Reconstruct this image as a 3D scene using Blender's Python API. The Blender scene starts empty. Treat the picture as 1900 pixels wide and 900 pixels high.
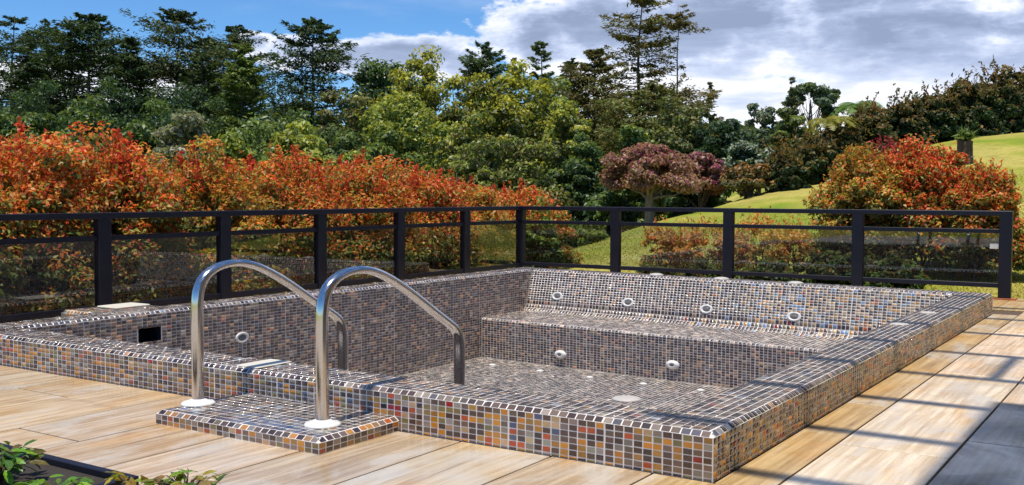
import bpy, math, random
import numpy as np
from mathutils import Vector, Matrix

# ------------------------------------------------------------------ camera, sky, sun, exposure
U = 0.045                                   # metres in one mosaic column
sc = bpy.context.scene
COL = sc.collection
rng = np.random.default_rng(7)
random.seed(7)

FPX, PITCH, ROLL, YAW = 1908.18, 0.0472, 0.0024, 0.5809
CAM = np.array([34.898, -86.134, 25.852]) * U
_cy, _sy, _cp, _sp = math.cos(YAW), math.sin(YAW), math.cos(PITCH), math.sin(PITCH)
FWD = np.array([-_sy*_cp, _cy*_cp, -_sp]); _r = np.array([_cy, _sy, 0.0]); _u = np.array([-_sy*_sp, _cy*_sp, _cp])
RGT = math.cos(ROLL)*_r + math.sin(ROLL)*_u
UPV = -math.sin(ROLL)*_r + math.cos(ROLL)*_u
cd = bpy.data.cameras.new('camera'); cam = bpy.data.objects.new('camera', cd); COL.objects.link(cam)
cd.sensor_width = 36.0; cd.lens = 36.0*FPX/1900.0; cd.clip_start = 0.05; cd.clip_end = 3000.0
cam.matrix_world = Matrix(((RGT[0], UPV[0], -FWD[0], CAM[0]), (RGT[1], UPV[1], -FWD[1], CAM[1]),
                           (RGT[2], UPV[2], -FWD[2], CAM[2]), (0, 0, 0, 1)))
sc.camera = cam

SUN = np.array([0.035, -0.17, 0.985]); SUN /= np.linalg.norm(SUN)
SUN_EL = math.asin(SUN[2]); SUN_AZ = math.atan2(SUN[0], SUN[1])
ld = bpy.data.lights.new('sun', 'SUN'); ld.energy = 4.2; ld.angle = math.radians(1.2); ld.color = (1.0, 0.94, 0.84)
sun = bpy.data.objects.new('sun', ld); COL.objects.link(sun)
sun.rotation_euler = Vector((-SUN[0], -SUN[1], -SUN[2])).to_track_quat('-Z', 'Y').to_euler()

sc.view_settings.view_transform = 'Standard'; sc.view_settings.look = 'None'
sc.view_settings.gamma = 1.0; sc.view_settings.exposure = 0.2
sc.view_settings.use_curve_mapping = False
sc.render.engine = 'CYCLES'
sc.cycles.max_bounces = 8; sc.cycles.transparent_max_bounces = 16

def az_el(px, py):
    d = FWD + (px-950)/FPX*RGT - (py-450)/FPX*UPV
    return math.atan2(d[0], d[1]), math.atan2(d[2], math.hypot(d[0], d[1]))

class NT:
    """tiny node helper"""
    def __init__(s, tree): s.t = tree; s.n = tree.nodes; s.l = tree.links
    def new(s, kind, **kw):
        n = s.n.new(kind)
        for k, v in kw.items(): setattr(n, k, v)
        return n
    def put(s, sock, v):
        if isinstance(v, bpy.types.NodeSocket): s.l.new(v, sock)
        else: sock.default_value = v
    def math(s, op, a, b=0.0, c=None, clamp=False):
        n = s.new('ShaderNodeMath', operation=op, use_clamp=clamp)
        s.put(n.inputs[0], a); s.put(n.inputs[1], b)
        if c is not None: s.put(n.inputs[2], c)
        return n.outputs[0]
    def ramp(s, fac, stops, interp='LINEAR'):
        n = s.new('ShaderNodeValToRGB'); n.color_ramp.interpolation = interp
        e = n.color_ramp.elements
        while len(e) < len(stops): e.new(0.5)
        for k, (p, c) in enumerate(stops):
            e[k].position = p; e[k].color = (c[0], c[1], c[2], 1.0)
        s.put(n.inputs[0], fac); return n.outputs[0]
    def maprange(s, v, a, b, c=0.0, d=1.0, smooth=True):
        n = s.new('ShaderNodeMapRange', interpolation_type='SMOOTHSTEP' if smooth else 'LINEAR')
        s.put(n.inputs[0], v); n.inputs[1].default_value = a; n.inputs[2].default_value = b
        n.inputs[3].default_value = c; n.inputs[4].default_value = d; return n.outputs[0]
    def noise(s, vec, scale, detail=4.0, rough=0.55, dist=0.0):
        n = s.new('ShaderNodeTexNoise'); n.inputs['Scale'].default_value = scale
        n.inputs['Detail'].default_value = detail; n.inputs['Roughness'].default_value = rough
        n.inputs['Distortion'].default_value = dist
        if vec is not None: s.l.new(vec, n.inputs['Vector'])
        return n.outputs['Fac']
    def mix(s, fac, a, b, blend='MIX'):
        n = s.new('ShaderNodeMix', data_type='RGBA', blend_type=blend)
        s.put(n.inputs[0], fac); s.put(n.inputs[6], a); s.put(n.inputs[7], b); return n.outputs[2]
    def vscale(s, vec, xyz):
        n = s.new('ShaderNodeMapping'); s.l.new(vec, n.inputs[0]); n.inputs['Scale'].default_value = xyz
        return n.outputs[0]

def build_world():
    w = bpy.data.worlds.new('World'); sc.world = w; w.use_nodes = True
    t = NT(w.node_tree); t.n.clear()
    out = t.new('ShaderNodeOutputWorld')
    sky = t.new('ShaderNodeTexSky', sky_type='NISHITA'); sky.sun_disc = False
    sky.sun_elevation = SUN_EL; sky.sun_rotation = SUN_AZ; sky.altitude = 2100.0
    sky.air_density = 1.0; sky.dust_density = 0.1; sky.ozone_density = 4.0
    hs = t.new('ShaderNodeHueSaturation'); hs.inputs['Saturation'].default_value = 1.12; hs.inputs['Value'].default_value = 0.95
    t.l.new(sky.outputs[0], hs.inputs['Color'])
    blue = t.mix(1.0, hs.outputs[0], (0.72, 0.92, 1.04, 1.0), 'MULTIPLY')
    tc = t.new('ShaderNodeTexCoord'); dirv = tc.outputs['Generated']
    sep = t.new('ShaderNodeSeparateXYZ'); t.l.new(dirv, sep.inputs[0])
    az = t.math('ARCTAN2', sep.outputs[0], sep.outputs[1])
    el = t.math('ARCSINE', sep.outputs[2])
    # warp the coordinates a little so that the cloud edges billow
    stretched = t.vscale(dirv, (1, 1, 2.2))
    n1 = t.noise(stretched, 7.0, 8, 0.58); n2 = t.noise(stretched, 22.0, 6, 0.6); n3 = t.noise(t.vscale(dirv, (1, 1, 4.0)), 3.2, 6, 0.55, 0.4)
    cover = None
    # cloud banks: centre pixel, half width and half height in pixels
    banks = [(770, 105, 130, 45), (690, 110, 110, 42), (860, 118, 60, 32), (560, 100, 90, 40), (470, 75, 40, 26), (150, 150, 260, 45),
             (1000, 60, 95, 75), (1090, 20, 170, 110), (1300, 70, 330, 200), (1400, 190, 190, 70), (1650, 60, 480, 260), (2050, 90, 520, 330), (1150, -220, 300, 190), (1800, -350, 700, 330)]
    for (bx, by, hw, hh) in banks:
        a0, e0 = az_el(bx, by)
        dx = t.math('DIVIDE', t.math('SUBTRACT', az, a0), hw/FPX)
        dy = t.math('DIVIDE', t.math('SUBTRACT', el, e0), hh/FPX)
        d = t.math('SQRT', t.math('ADD', t.math('MULTIPLY', dx, dx), t.math('MULTIPLY', dy, dy)))
        v = t.math('SUBTRACT', 1.0, d)
        cover = v if cover is None else t.math('MAXIMUM', cover, v)
    general = t.math('MULTIPLY', t.math('SUBTRACT', n3, 0.62), 6.0)            # scattered cloud all round the rest of the sky
    high = t.maprange(el, 0.30, 0.55)
    general = t.math('SUBTRACT', general, t.math('MULTIPLY', t.math('SUBTRACT', 1.0, high), 2.0))
    cover = t.math('MAXIMUM', t.math('MAXIMUM', cover, -1.0), general)
    bill = t.math('ADD', t.math('MULTIPLY', t.math('SUBTRACT', n1, 0.5), 1.7), t.math('MULTIPLY', t.math('SUBTRACT', n2, 0.5), 1.5))
    dens = t.math('ADD', cover, bill)
    mask = t.maprange(dens, -0.04, 0.26)
    veil = t.math('MULTIPLY', t.maprange(n3, 0.50, 0.80), 0.30)
    mask = t.math('MAXIMUM', mask, veil)
    # body: thin edges bright, thick bellies grey, streaked
    streak = t.noise(t.vscale(dirv, (1, 1, 6.0)), 5.0, 7, 0.6, 0.3)
    thick = t.maprange(dens, 0.1, 0.85)
    lowband = t.maprange(el, az_el(1500, 175)[1], az_el(1500, 70)[1])
    g = t.math('MULTIPLY', thick, t.math('ADD', 0.25, t.math('MULTIPLY', lowband, 0.75)))
    g = t.math('ADD', t.math('MULTIPLY', g, 0.86), t.math('MULTIPLY', t.math('SUBTRACT', streak, 0.5), 2.0), clamp=True)
    ccol = t.ramp(g, [(0.0, (0.90, 0.92, 1.0)), (0.3, (0.60, 0.68, 0.88)), (0.65, (0.40, 0.48, 0.68)), (1.0, (0.27, 0.34, 0.50))])
    b1 = t.new('ShaderNodeBackground'); t.l.new(blue, b1.inputs[0]); b1.inputs[1].default_value = 0.135
    b2 = t.new('ShaderNodeBackground'); t.l.new(ccol, b2.inputs[0]); b2.inputs[1].default_value = 1.02
    mx = t.new('ShaderNodeMixShader'); t.l.new(mask, mx.inputs[0]); t.l.new(b1.outputs[0], mx.inputs[1]); t.l.new(b2.outputs[0], mx.inputs[2])
    t.l.new(mx.outputs[0], out.inputs[0])
build_world()

# ------------------------------------------------------------------ materials
def material(name):
    m = bpy.data.materials.new(name); m.use_nodes = True
    t = NT(m.node_tree); b = t.n['Principled BSDF']
    return m, t, b

def bump(t, b, height, strength, distance=0.01):
    n = t.new('ShaderNodeBump'); n.inputs['Strength'].default_value = strength; n.inputs['Distance'].default_value = distance
    t.l.new(height, n.inputs['Height']); t.l.new(n.outputs[0], b.inputs['Normal'])

def mat_tile(name, per_object):
    m, t, b = material(name)
    if per_object:
        src = t.new('ShaderNodeObjectInfo').outputs['Color']
    else:
        src = t.new('ShaderNodeAttribute', attribute_name='tint').outputs['Color']
    geo = t.new('ShaderNodeNewGeometry')
    n = t.noise(geo.outputs['Position'], 190.0, 3, 0.6)
    veins = t.noise(t.vscale(geo.outputs['Position'], (1, 1, 2.5)), 70.0, 4, 0.65, 1.2)
    c = t.mix(t.maprange(veins, 0.40, 0.66, 0.0, 0.5), src, t.mix(1.0, src, (1.45, 1.3, 1.12, 1), 'MULTIPLY'))
    dust = t.noise(geo.outputs['Position'], 2.2, 5, 0.6)
    c = t.mix(t.maprange(dust, 0.50, 0.75, 0.0, 0.07), c, (0.50, 0.46, 0.42, 1))
    t.l.new(c, b.inputs['Base Color'])
    t.l.new(t.maprange(n, 0.3, 0.8, 0.12, 0.22), b.inputs['Roughness'])
    b.inputs['IOR'].default_value = 1.60; b.inputs['Coat Weight'].default_value = 0.6; b.inputs['Coat Roughness'].default_value = 0.10
    bump(t, b, n, 0.06, 0.002)
    return m
M = {}
M['tile'] = mat_tile('glass_tile', False); M['tile_single'] = mat_tile('glass_tile_single', True)

def mat_plain(name, col, rough=0.5, metal=0.0, nscale=20.0, namt=0.15, bstr=0.05, spec=None):
    m, t, b = material(name)
    geo = t.new('ShaderNodeNewGeometry'); n = t.noise(geo.outputs['Position'], nscale, 5, 0.6)
    lo = tuple(c*(1-namt) for c in col) + (1,); hi = tuple(min(1, c*(1+namt)) for c in col) + (1,)
    t.l.new(t.mix(n, lo, hi), b.inputs['Base Color'])
    t.l.new(t.maprange(n, 0.2, 0.8, rough*0.85, min(1, rough*1.15)), b.inputs['Roughness'])
    b.inputs['Metallic'].default_value = metal
    if spec is not None: b.inputs['Specular IOR Level'].default_value = spec
    if bstr: bump(t, b, n, bstr, 0.004)
    return m
M['grout'] = mat_plain('grout', (0.78, 0.73, 0.68), 0.75, 0, 6, 0.22, 0.15)
M['white_plastic'] = mat_plain('white_plastic', (0.78, 0.76, 0.72), 0.32, 0, 30, 0.08, 0.02)
M['grey_plastic'] = mat_plain('grey_plastic', (0.16, 0.155, 0.15), 0.4, 0, 30, 0.15, 0.02)
M['black_plastic'] = mat_plain('black_plastic', (0.03, 0.03, 0.045), 0.5, 0, 30, 0.2, 0.02)
M['lid'] = mat_plain('cream_lid', (0.66, 0.62, 0.52), 0.5, 0, 18, 0.10, 0.04)
M['paint'] = mat_plain('navy_black_paint', (0.011, 0.012, 0.022), 0.42, 0, 9, 0.35, 0.04, 0.3)
M['pale_cap'] = mat_plain('pale_cap', (0.52, 0.48, 0.44), 0.45, 0, 20, 0.15, 0.05)
M['rust'] = mat_plain('rusty_primer', (0.42, 0.12, 0.05), 0.8, 0, 60, 0.4, 0.2)
M['soil'] = mat_plain('soil', (0.035, 0.026, 0.02), 0.95, 0, 40, 0.5, 0.8)
M['timber'] = mat_plain('pergola_timber', (0.16, 0.10, 0.06), 0.6, 0, 15, 0.35, 0.2)
M['roof_sheet'] = mat_plain('roof_sheet', (0.22, 0.17, 0.13), 0.6, 0, 10, 0.2, 0.05)
M['house'] = mat_plain('house_render', (0.48, 0.42, 0.35), 0.8, 0, 3, 0.3, 0.2)
M['rock'] = mat_plain('pale_rock', (0.42, 0.40, 0.37), 0.9, 0, 14, 0.35, 0.6)

def mat_steel():
    m, t, b = material('polished_steel')
    geo = t.new('ShaderNodeNewGeometry')
    n = t.noise(t.vscale(geo.outputs['Position'], (40, 40, 4)), 8.0, 3, 0.5)
    b.inputs['Base Color'].default_value = (0.70, 0.66, 0.62, 1); b.inputs['Metallic'].default_value = 1.0
    t.l.new(t.maprange(n, 0.2, 0.8, 0.10, 0.2), b.inputs['Roughness'])
    return m
M['steel'] = mat_steel()

def mat_glass():
    m, t, b = material('tinted_glass'); t.n.remove(b)
    out = t.n['Material Output']
    tr = t.new('ShaderNodeBsdfTransparent'); tr.inputs[0].default_value = (0.80, 0.84, 0.84, 1)
    gl = t.new('ShaderNodeBsdfGlossy'); gl.inputs['Roughness'].default_value = 0.015; gl.inputs[0].default_value = (1, 1, 1, 1)
    fr = t.new('ShaderNodeFresnel'); fr.inputs['IOR'].default_value = 1.52
    geo = t.new('ShaderNodeNewGeometry')       # the far face of the pane only transmits: no total reflection inside
    fac = t.math('MULTIPLY', t.math('MULTIPLY', fr.outputs[0], 2.6), t.math('SUBTRACT', 1.0, geo.outputs['Backfacing']), clamp=True)
    mx = t.new('ShaderNodeMixShader'); t.l.new(fac, mx.inputs[0])
    t.l.new(tr.outputs[0], mx.inputs[1]); t.l.new(gl.outputs[0], mx.inputs[2]); t.l.new(mx.outputs[0], out.inputs[0])
    return m
M['glass'] = mat_glass()

def mat_plank():
    m, t, b = material('wood_look_porcelain')
    tint = t.new('ShaderNodeObjectInfo')
    tc = t.new('ShaderNodeTexCoord'); geo = t.new('ShaderNodeNewGeometry')
    shift = t.new('ShaderNodeVectorMath', operation='ADD')
    comb = t.new('ShaderNodeCombineXYZ'); t.l.new(t.math('MULTIPLY', tint.outputs['Random'], 37.0), comb.inputs[0]); t.l.new(t.math('MULTIPLY', tint.outputs['Random'], 91.0), comb.inputs[1])
    t.l.new(geo.outputs['Position'], shift.inputs[0]); t.l.new(comb.outputs[0], shift.inputs[1]); pos = shift.outputs[0]
    grain = t.noise(t.vscale(pos, (13, 0.55, 1)), 2.2, 8, 0.62, 0.25)
    fine = t.noise(t.vscale(pos, (60, 2.2, 1)), 2.0, 5, 0.6)
    blotch = t.noise(t.vscale(pos, (2.2, 0.8, 1)), 1.7, 4, 0.55, 0.4)
    wash = t.noise(t.vscale(pos, (1.1, 0.5, 1)), 2.6, 6, 0.62, 0.8); dirt = t.noise(geo.outputs['Position'], 1.3, 7, 0.68, 0.6)
    c = t.mix(t.maprange(grain, 0.36, 0.66), t.mix(1.0, tint.outputs['Color'], (0.74, 0.66, 0.54, 1), 'MULTIPLY'), t.mix(1.0, tint.outputs['Color'], (1.10, 1.10, 1.10, 1), 'MULTIPLY'))
    c = t.mix(t.maprange(blotch, 0.50, 0.68, 0.0, 0.75), c, t.mix(1.0, c, (1.0, 0.83, 0.58, 1), 'MULTIPLY'))
    c = t.mix(t.maprange(wash, 0.48, 0.66, 0.0, 0.75), c, (0.57, 0.525, 0.46, 1))
    gold = t.noise(geo.outputs['Position'], 0.9, 5, 0.6, 0.5); c = t.mix(t.maprange(gold, 0.50, 0.66, 0.0, 0.8), c, t.mix(1.0, c, (0.98, 0.80, 0.50, 1), 'MULTIPLY'))
    crack = t.maprange(grain, 0.31, 0.37, 1.0, 0.0)
    c = t.mix(t.math('MULTIPLY', crack, 0.6), c, (0.15, 0.09, 0.05, 1))
    c = t.mix(t.maprange(fine, 0.55, 0.75, 0.0, 0.35), c, t.mix(1.0, c, (0.62, 0.54, 0.46, 1), 'MULTIPLY'))
    c = t.mix(t.maprange(dirt, 0.50, 0.70, 0.0, 0.7), c, t.mix(1.0, c, (0.52, 0.45, 0.39, 1), 'MULTIPLY'))
    t.l.new(c, b.inputs['Base Color'])
    t.l.new(t.maprange(dirt, 0.35, 0.62, 0.14, 0.5), b.inputs['Roughness'])
    bump(t, b, t.math('ADD', grain, t.math('MULTIPLY', fine, 0.5)), 0.22, 0.004)
    return m
M['plank'] = mat_plank()
M['deck_joint'] = mat_plain('deck_joint', (0.10, 0.065, 0.04), 0.9, 0, 20, 0.3, 0.1)

def mat_leaf(name, rough=0.45, trans=0.30, gain=1.0, spec=0.4):
    m, t, b = material(name)
    a = t.new('ShaderNodeAttribute', attribute_name='tint')
    col = t.mix(1.0, a.outputs['Color'], (gain, gain, gain, 1), 'MULTIPLY')
    t.l.new(col, b.inputs['Base Color']); b.inputs['Roughness'].default_value = rough; b.inputs['Specular IOR Level'].default_value = spec
    tr = t.new('ShaderNodeBsdfTranslucent'); t.l.new(t.mix(1.0, col, (1.25, 1.2, 0.7, 1), 'MULTIPLY'), tr.inputs[0])
    mx = t.new('ShaderNodeMixShader'); mx.inputs[0].default_value = trans
    t.l.new(b.outputs[0], mx.inputs[1]); t.l.new(tr.outputs[0], mx.inputs[2])
    t.l.new(mx.outputs[0], t.n['Material Output'].inputs[0])
    return m
M['leaf'] = mat_leaf('leaves', 0.45, 0.34, 1.95); M['leaf_gloss'] = mat_leaf('glossy_leaves', 0.45, 0.38, 1.75, 0.25); M['needle'] = mat_leaf('needles', 0.6, 0.24, 1.75, 0.25)

def mat_single_leaf():
    m, t, b = material('big_leaf')
    oi = t.new('ShaderNodeObjectInfo'); geo = t.new('ShaderNodeNewGeometry')
    n = t.noise(geo.outputs['Position'], 60.0, 4, 0.6)
    col = t.mix(t.maprange(n, 0.3, 0.7), t.mix(1.0, oi.outputs['Color'], (0.6, 0.7, 0.6, 1), 'MULTIPLY'), t.mix(1.0, oi.outputs['Color'], (1.3, 1.2, 1.0, 1), 'MULTIPLY'))
    t.l.new(col, b.inputs['Base Color']); b.inputs['Roughness'].default_value = 0.35
    tr = t.new('ShaderNodeBsdfTranslucent'); t.l.new(col, tr.inputs[0])
    mx = t.new('ShaderNodeMixShader'); mx.inputs[0].default_value = 0.3
    t.l.new(b.outputs[0], mx.inputs[1]); t.l.new(tr.outputs[0], mx.inputs[2]); t.l.new(mx.outputs[0], t.n['Material Output'].inputs[0])
    return m
M['big_leaf'] = mat_single_leaf()

def mat_bark(name, col):
    m, t, b = material(name); geo = t.new('ShaderNodeNewGeometry')
    n = t.noise(t.vscale(geo.outputs['Position'], (9, 9, 2)), 2.0, 7, 0.65, 0.5)
    t.l.new(t.ramp(n, [(0.3, tuple(c*0.45 for c in col)), (0.55, col), (0.8, tuple(min(1, c*1.6) for c in col))]), b.inputs['Base Color'])
    b.inputs['Roughness'].default_value = 0.9; bump(t, b, n, 0.7, 0.03)
    return m
M['bark'] = mat_bark('bark', (0.10, 0.075, 0.055)); M['bark_pale'] = mat_bark('pale_bark', (0.26, 0.21, 0.165)); M['stump'] = mat_bark('stump_bark', (0.085, 0.055, 0.038))

def mat_ground():
    m, t, b = material('lawn'); geo = t.new('ShaderNodeNewGeometry'); p = geo.outputs['Position']
    big = t.noise(p, 0.30, 4, 0.55, 0.3); mid = t.noise(p, 1.6, 5, 0.6); fine = t.noise(p, 26.0, 4, 0.7)
    c = t.ramp(big, [(0.34, (0.16, 0.28, 0.022)), (0.45, (0.33, 0.35, 0.045)), (0.57, (0.50, 0.42, 0.11))])
    c = t.mix(t.maprange(mid, 0.42, 0.70, 0.0, 0.55), c, (0.30, 0.26, 0.07, 1))
    tuft = t.noise(p, 7.0, 6, 0.7); c = t.mix(t.maprange(tuft, 0.42, 0.68, 0.0, 0.55), c, t.mix(1.0, c, (0.62, 0.70, 0.45, 1), 'MULTIPLY'))
    c = t.mix(t.maprange(fine, 0.35, 0.7, 0.0, 0.5), c, t.mix(1.0, c, (0.55, 0.6, 0.5, 1), 'MULTIPLY'))
    t.l.new(c, b.inputs['Base Color']); b.inputs['Roughness'].default_value = 0.95; b.inputs['Specular IOR Level'].default_value = 0.1
    bump(t, b, t.math('ADD', fine, t.math('MULTIPLY', tuft, 2.0)), 0.6, 0.03)
    return m
M['lawn'] = mat_ground()

# ------------------------------------------------------------------ mesh helpers
def link(o, parent=None):
    COL.objects.link(o)
    if parent is not None: o.parent = parent
    return o
def fast_mesh(name, verts, faces, mat, face_col=None, smooth=False):
    """verts (n,3), faces (m,k) all of one arity"""
    verts = np.ascontiguousarray(verts, dtype=np.float32); faces = np.ascontiguousarray(faces, dtype=np.int32)
    me = bpy.data.meshes.new(name); k = faces.shape[1]
    me.vertices.add(len(verts)); me.vertices.foreach_set('co', verts.ravel())
    me.loops.add(faces.size); me.loops.foreach_set('vertex_index', faces.ravel())
    me.polygons.add(len(faces)); me.polygons.foreach_set('loop_start', np.arange(0, faces.size, k, dtype=np.int32))
    me.update(calc_edges=True)
    if smooth: me.polygons.foreach_set('use_smooth', np.ones(len(faces), dtype=bool))
    if face_col is not None:
        a = me.attributes.new('tint', 'FLOAT_COLOR', 'FACE')
        rgba = np.ones((len(faces), 4), dtype=np.float32); rgba[:, :3] = face_col
        a.data.foreach_set('color', rgba.ravel())
    me.materials.append(mat); return me
def mesh_py(name, verts, faces, mat, smooth=False):
    me = bpy.data.meshes.new(name); me.from_pydata([tuple(map(float, v)) for v in verts], [], faces); me.update()
    if smooth:
        for p in me.polygons: p.use_smooth = True
    me.materials.append(mat); return me
def obj(name, me, parent=None, kind=None): 
    o = bpy.data.objects.new(name, me); link(o, parent)
    if kind: o['kind'] = kind
    return o
def empty(name, loc=(0, 0, 0)):
    o = bpy.data.objects.new(name, None); o.location = loc; o.empty_display_size = 0.1; link(o); return o
def tag(o, label, cat, group=None):
    o['label'] = label; o['category'] = cat
    if group: o['group'] = group
    return o
def box_data(x0, x1, y0, y1, z0, z1, bev=0.0):
    if bev <= 0:
        v = [(x, y, z) for z in (z0, z1) for y in (y0, y1) for x in (x0, x1)]
        f = [(0, 2, 3, 1), (4, 5, 7, 6), (0, 1, 5, 4), (2, 6, 7, 3), (0, 4, 6, 2), (1, 3, 7, 5)]
        return v, f
    b = bev; v = []; X = (x0, x1); Y = (y0, y1); Z = (z0, z1); idx = {}
    for i in (0, 1):
        for j in (0, 1):
            for k in (0, 1):
                sx, sy, sz = (1, -1)[i], (1, -1)[j], (1, -1)[k]
                for a in range(3):
                    q = [X[i]+sx*b, Y[j]+sy*b, Z[k]+sz*b]; q[a] = (X[i], Y[j], Z[k])[a]
                    idx[(i, j, k, a)] = len(v); v.append(tuple(q))
    f = []
    def quad(keys): f.append(tuple(idx[q] for q in keys))
    for s in (0, 1):
        o = 1 if s == 0 else -1
        quad([(s, 0, 0, 0), (s, 0, 1, 0), (s, 1, 1, 0), (s, 1, 0, 0)][::o]); quad([(0, s, 0, 1), (1, s, 0, 1), (1, s, 1, 1), (0, s, 1, 1)][::o]); quad([(0, 0, s, 2), (0, 1, s, 2), (1, 1, s, 2), (1, 0, s, 2)][::o])
    for i in (0, 1):
        for j in (0, 1):
            quad([(i, j, 0, 0), (i, j, 1, 0), (i, j, 1, 1), (i, j, 0, 1)]); quad([(i, 0, j, 0), (i, 1, j, 0), (i, 1, j, 2), (i, 0, j, 2)]); quad([(0, i, j, 1), (1, i, j, 1), (1, i, j, 2), (0, i, j, 2)])
            for k in (0, 1): f.append((idx[(i, j, k, 0)], idx[(i, j, k, 1)], idx[(i, j, k, 2)]))
    return v, f
def fix_normals(me):
    import bmesh
    bm = bmesh.new(); bm.from_mesh(me); bmesh.ops.recalc_face_normals(bm, faces=bm.faces); bm.to_mesh(me); bm.free(); me.update()
def box(name, x0, x1, y0, y1, z0, z1, mat, parent=None, bev=0.0, unit=U):
    v, f = box_data(x0*unit, x1*unit, y0*unit, y1*unit, z0*unit, z1*unit, bev)
    me = mesh_py(name, v, f, mat); fix_normals(me); return obj(name, me, parent)
def tube_data(path, radii, sides=8, cap=True):
    path = np.array(path, float); n = len(path); V = []; F = []
    tang = np.gradient(path, axis=0); tang /= np.linalg.norm(tang, axis=1)[:, None] + 1e-9
    ref = np.array([1.0, 0, 0]) if abs(tang[0][0]) < 0.9 else np.array([0, 1.0, 0])
    a = np.cross(tang[0], ref); a /= np.linalg.norm(a)
    for i in range(n):
        a = a - tang[i]*(a@tang[i]); a /= np.linalg.norm(a) + 1e-9; b = np.cross(tang[i], a)
        for k in range(sides):
            th = 2*math.pi*k/sides; V.append(path[i] + radii[i]*(math.cos(th)*a + math.sin(th)*b))
    for i in range(n-1):
        for k in range(sides):
            k2 = (k+1) % sides; F.append((i*sides+k, i*sides+k2, (i+1)*sides+k2, (i+1)*sides+k))
    if cap: F.append(tuple(range(sides-1, -1, -1))); F.append(tuple((n-1)*sides+k for k in range(sides)))
    return V, F
def merge(parts):
    V = []; F = []
    for v, f in parts:
        o = len(V); V += list(v); F += [tuple(i+o for i in q) for q in f]
    return V, F
def lathe_data(profile, sides=20):
    """profile of (r, h) from axis to axis"""
    V = []; F = []
    for r, h in profile:
        for k in range(sides):
            th = 2*math.pi*k/sides; V.append((r*math.cos(th), r*math.sin(th), h))
    for i in range(len(profile)-1):
        for k in range(sides):
            k2 = (k+1) % sides; F.append((i*sides+k, i*sides+k2, (i+1)*sides+k2, (i+1)*sides+k))
    F.append(tuple((len(profile)-1)*sides+k for k in range(sides))); F.append(tuple(range(sides-1, -1, -1)))
    return V, F
def srgb(r, g, b):
    f = lambda c: (c/255/12.92) if c/255 <= 0.04045 else ((c/255+0.055)/1.055)**2.4
    return (f(r), f(g), f(b))

# ------------------------------------------------------------------ the ground
DX0, DX1, DY0, DY1 = -150.0*U, 70.0*U, -200.0*U, 197.0*U            # the deck's rectangle
CREST = np.array([(-3000, 18, -0.1), (900, 18, -0.08), (985, 18, -0.066), (1100, 20, 0.217), (1200, 22, 0.526), (1280, 24, 0.72), (1360, 25.5, 1.0), (1440, 26.5, 1.33), (1530, 28, 1.6),
                  (1640, 29, 2.07), (1700, 29, 2.53), (1780, 29, 2.76), (1900, 29, 2.94), (2100, 29, 3.15), (3000, 29, 3.4), (9000, 29, 3.4)])
def ground(x, y):
    x = np.asarray(x, float); y = np.asarray(y, float)
    dx, dy = x-CAM[0], y-CAM[1]
    dep = dx*(-_sy) + dy*_cy; lat = dx*_cy + dy*_sy
    px = np.where(dep > 1.0, 950 + FPX*lat/np.maximum(dep, 1.0), np.where(lat > 0, 6000, -2000))
    dc = np.interp(px, CREST[:, 0], CREST[:, 1]); zc = np.interp(px, CREST[:, 0], CREST[:, 2])
    d0 = np.interp(px, [900, 965, 1140, 1350, 1600, 1870, 2100], [15.6, 15.2, 14.2, 13.2, 12.2, 11.4, 10.9])
    t = np.clip((dep-d0)/(dc-d0), 0, 1); t = t*t*(3-2*t)*0.45 + t*0.55
    z = -0.12 + (zc+0.12)*t
    s = np.clip(dep-dc, 0, 400)
    fall = np.clip((1560-px)/250, 0, 1)
    z = z - fall*np.minimum(s*0.16, 1.6) + (1-fall)*np.minimum(s*0.05, 1.5)
    z = z + np.clip(s-18, 0, 60)*0.045                      # wooded rise behind
    z = np.where(s > 90, np.minimum(z, 1.0), z)
    under = (x > DX0+0.5) & (x < DX1-0.5) & (y > DY0+0.5) & (y < DY1-0.5)
    return np.where(under, -1.35, z)
def build_ground():
    def axis(lo, hi):
        fine = np.arange(lo, hi, 0.38); k = [hi + 0.5*(1.22**i) for i in range(3, 34)]; j = [lo - 0.5*(1.22**i) for i in range(3, 34)]
        return np.array(sorted(j) + list(fine) + k)
    xs = axis(-26, 24); ys = axis(-6, 32)
    X, Y = np.meshgrid(xs, ys); Z = ground(X, Y)
    V = np.stack([X, Y, Z], -1).reshape(-1, 3); nx, ny = len(xs), len(ys)
    i = np.arange(ny-1)[:, None]*nx + np.arange(nx-1)[None, :]
    F = np.stack([i, i+1, i+1+nx, i+nx], -1).reshape(-1, 4)
    o = obj('ground', fast_mesh('ground', V, F, M['lawn'], smooth=True), kind='structure')
build_ground()
def soil_bed():
    xs = np.linspace(-215*U, DX0-0.02, 12); ys = np.linspace(-70*U, 225*U, 40); X, Y = np.meshgrid(xs, ys); Z = ground(X, Y)+0.012 + 0.01*rng.random(X.shape)
    i = np.arange(39)[:, None]*12 + np.arange(11)[None, :]; F = np.stack([i, i+1, i+13, i+12], -1).reshape(-1, 4)
    obj('soil_bed', fast_mesh('soil_bed', np.stack([X, Y, Z], -1).reshape(-1, 3), F, M['soil'], smooth=True), kind='structure')
soil_bed()
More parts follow.
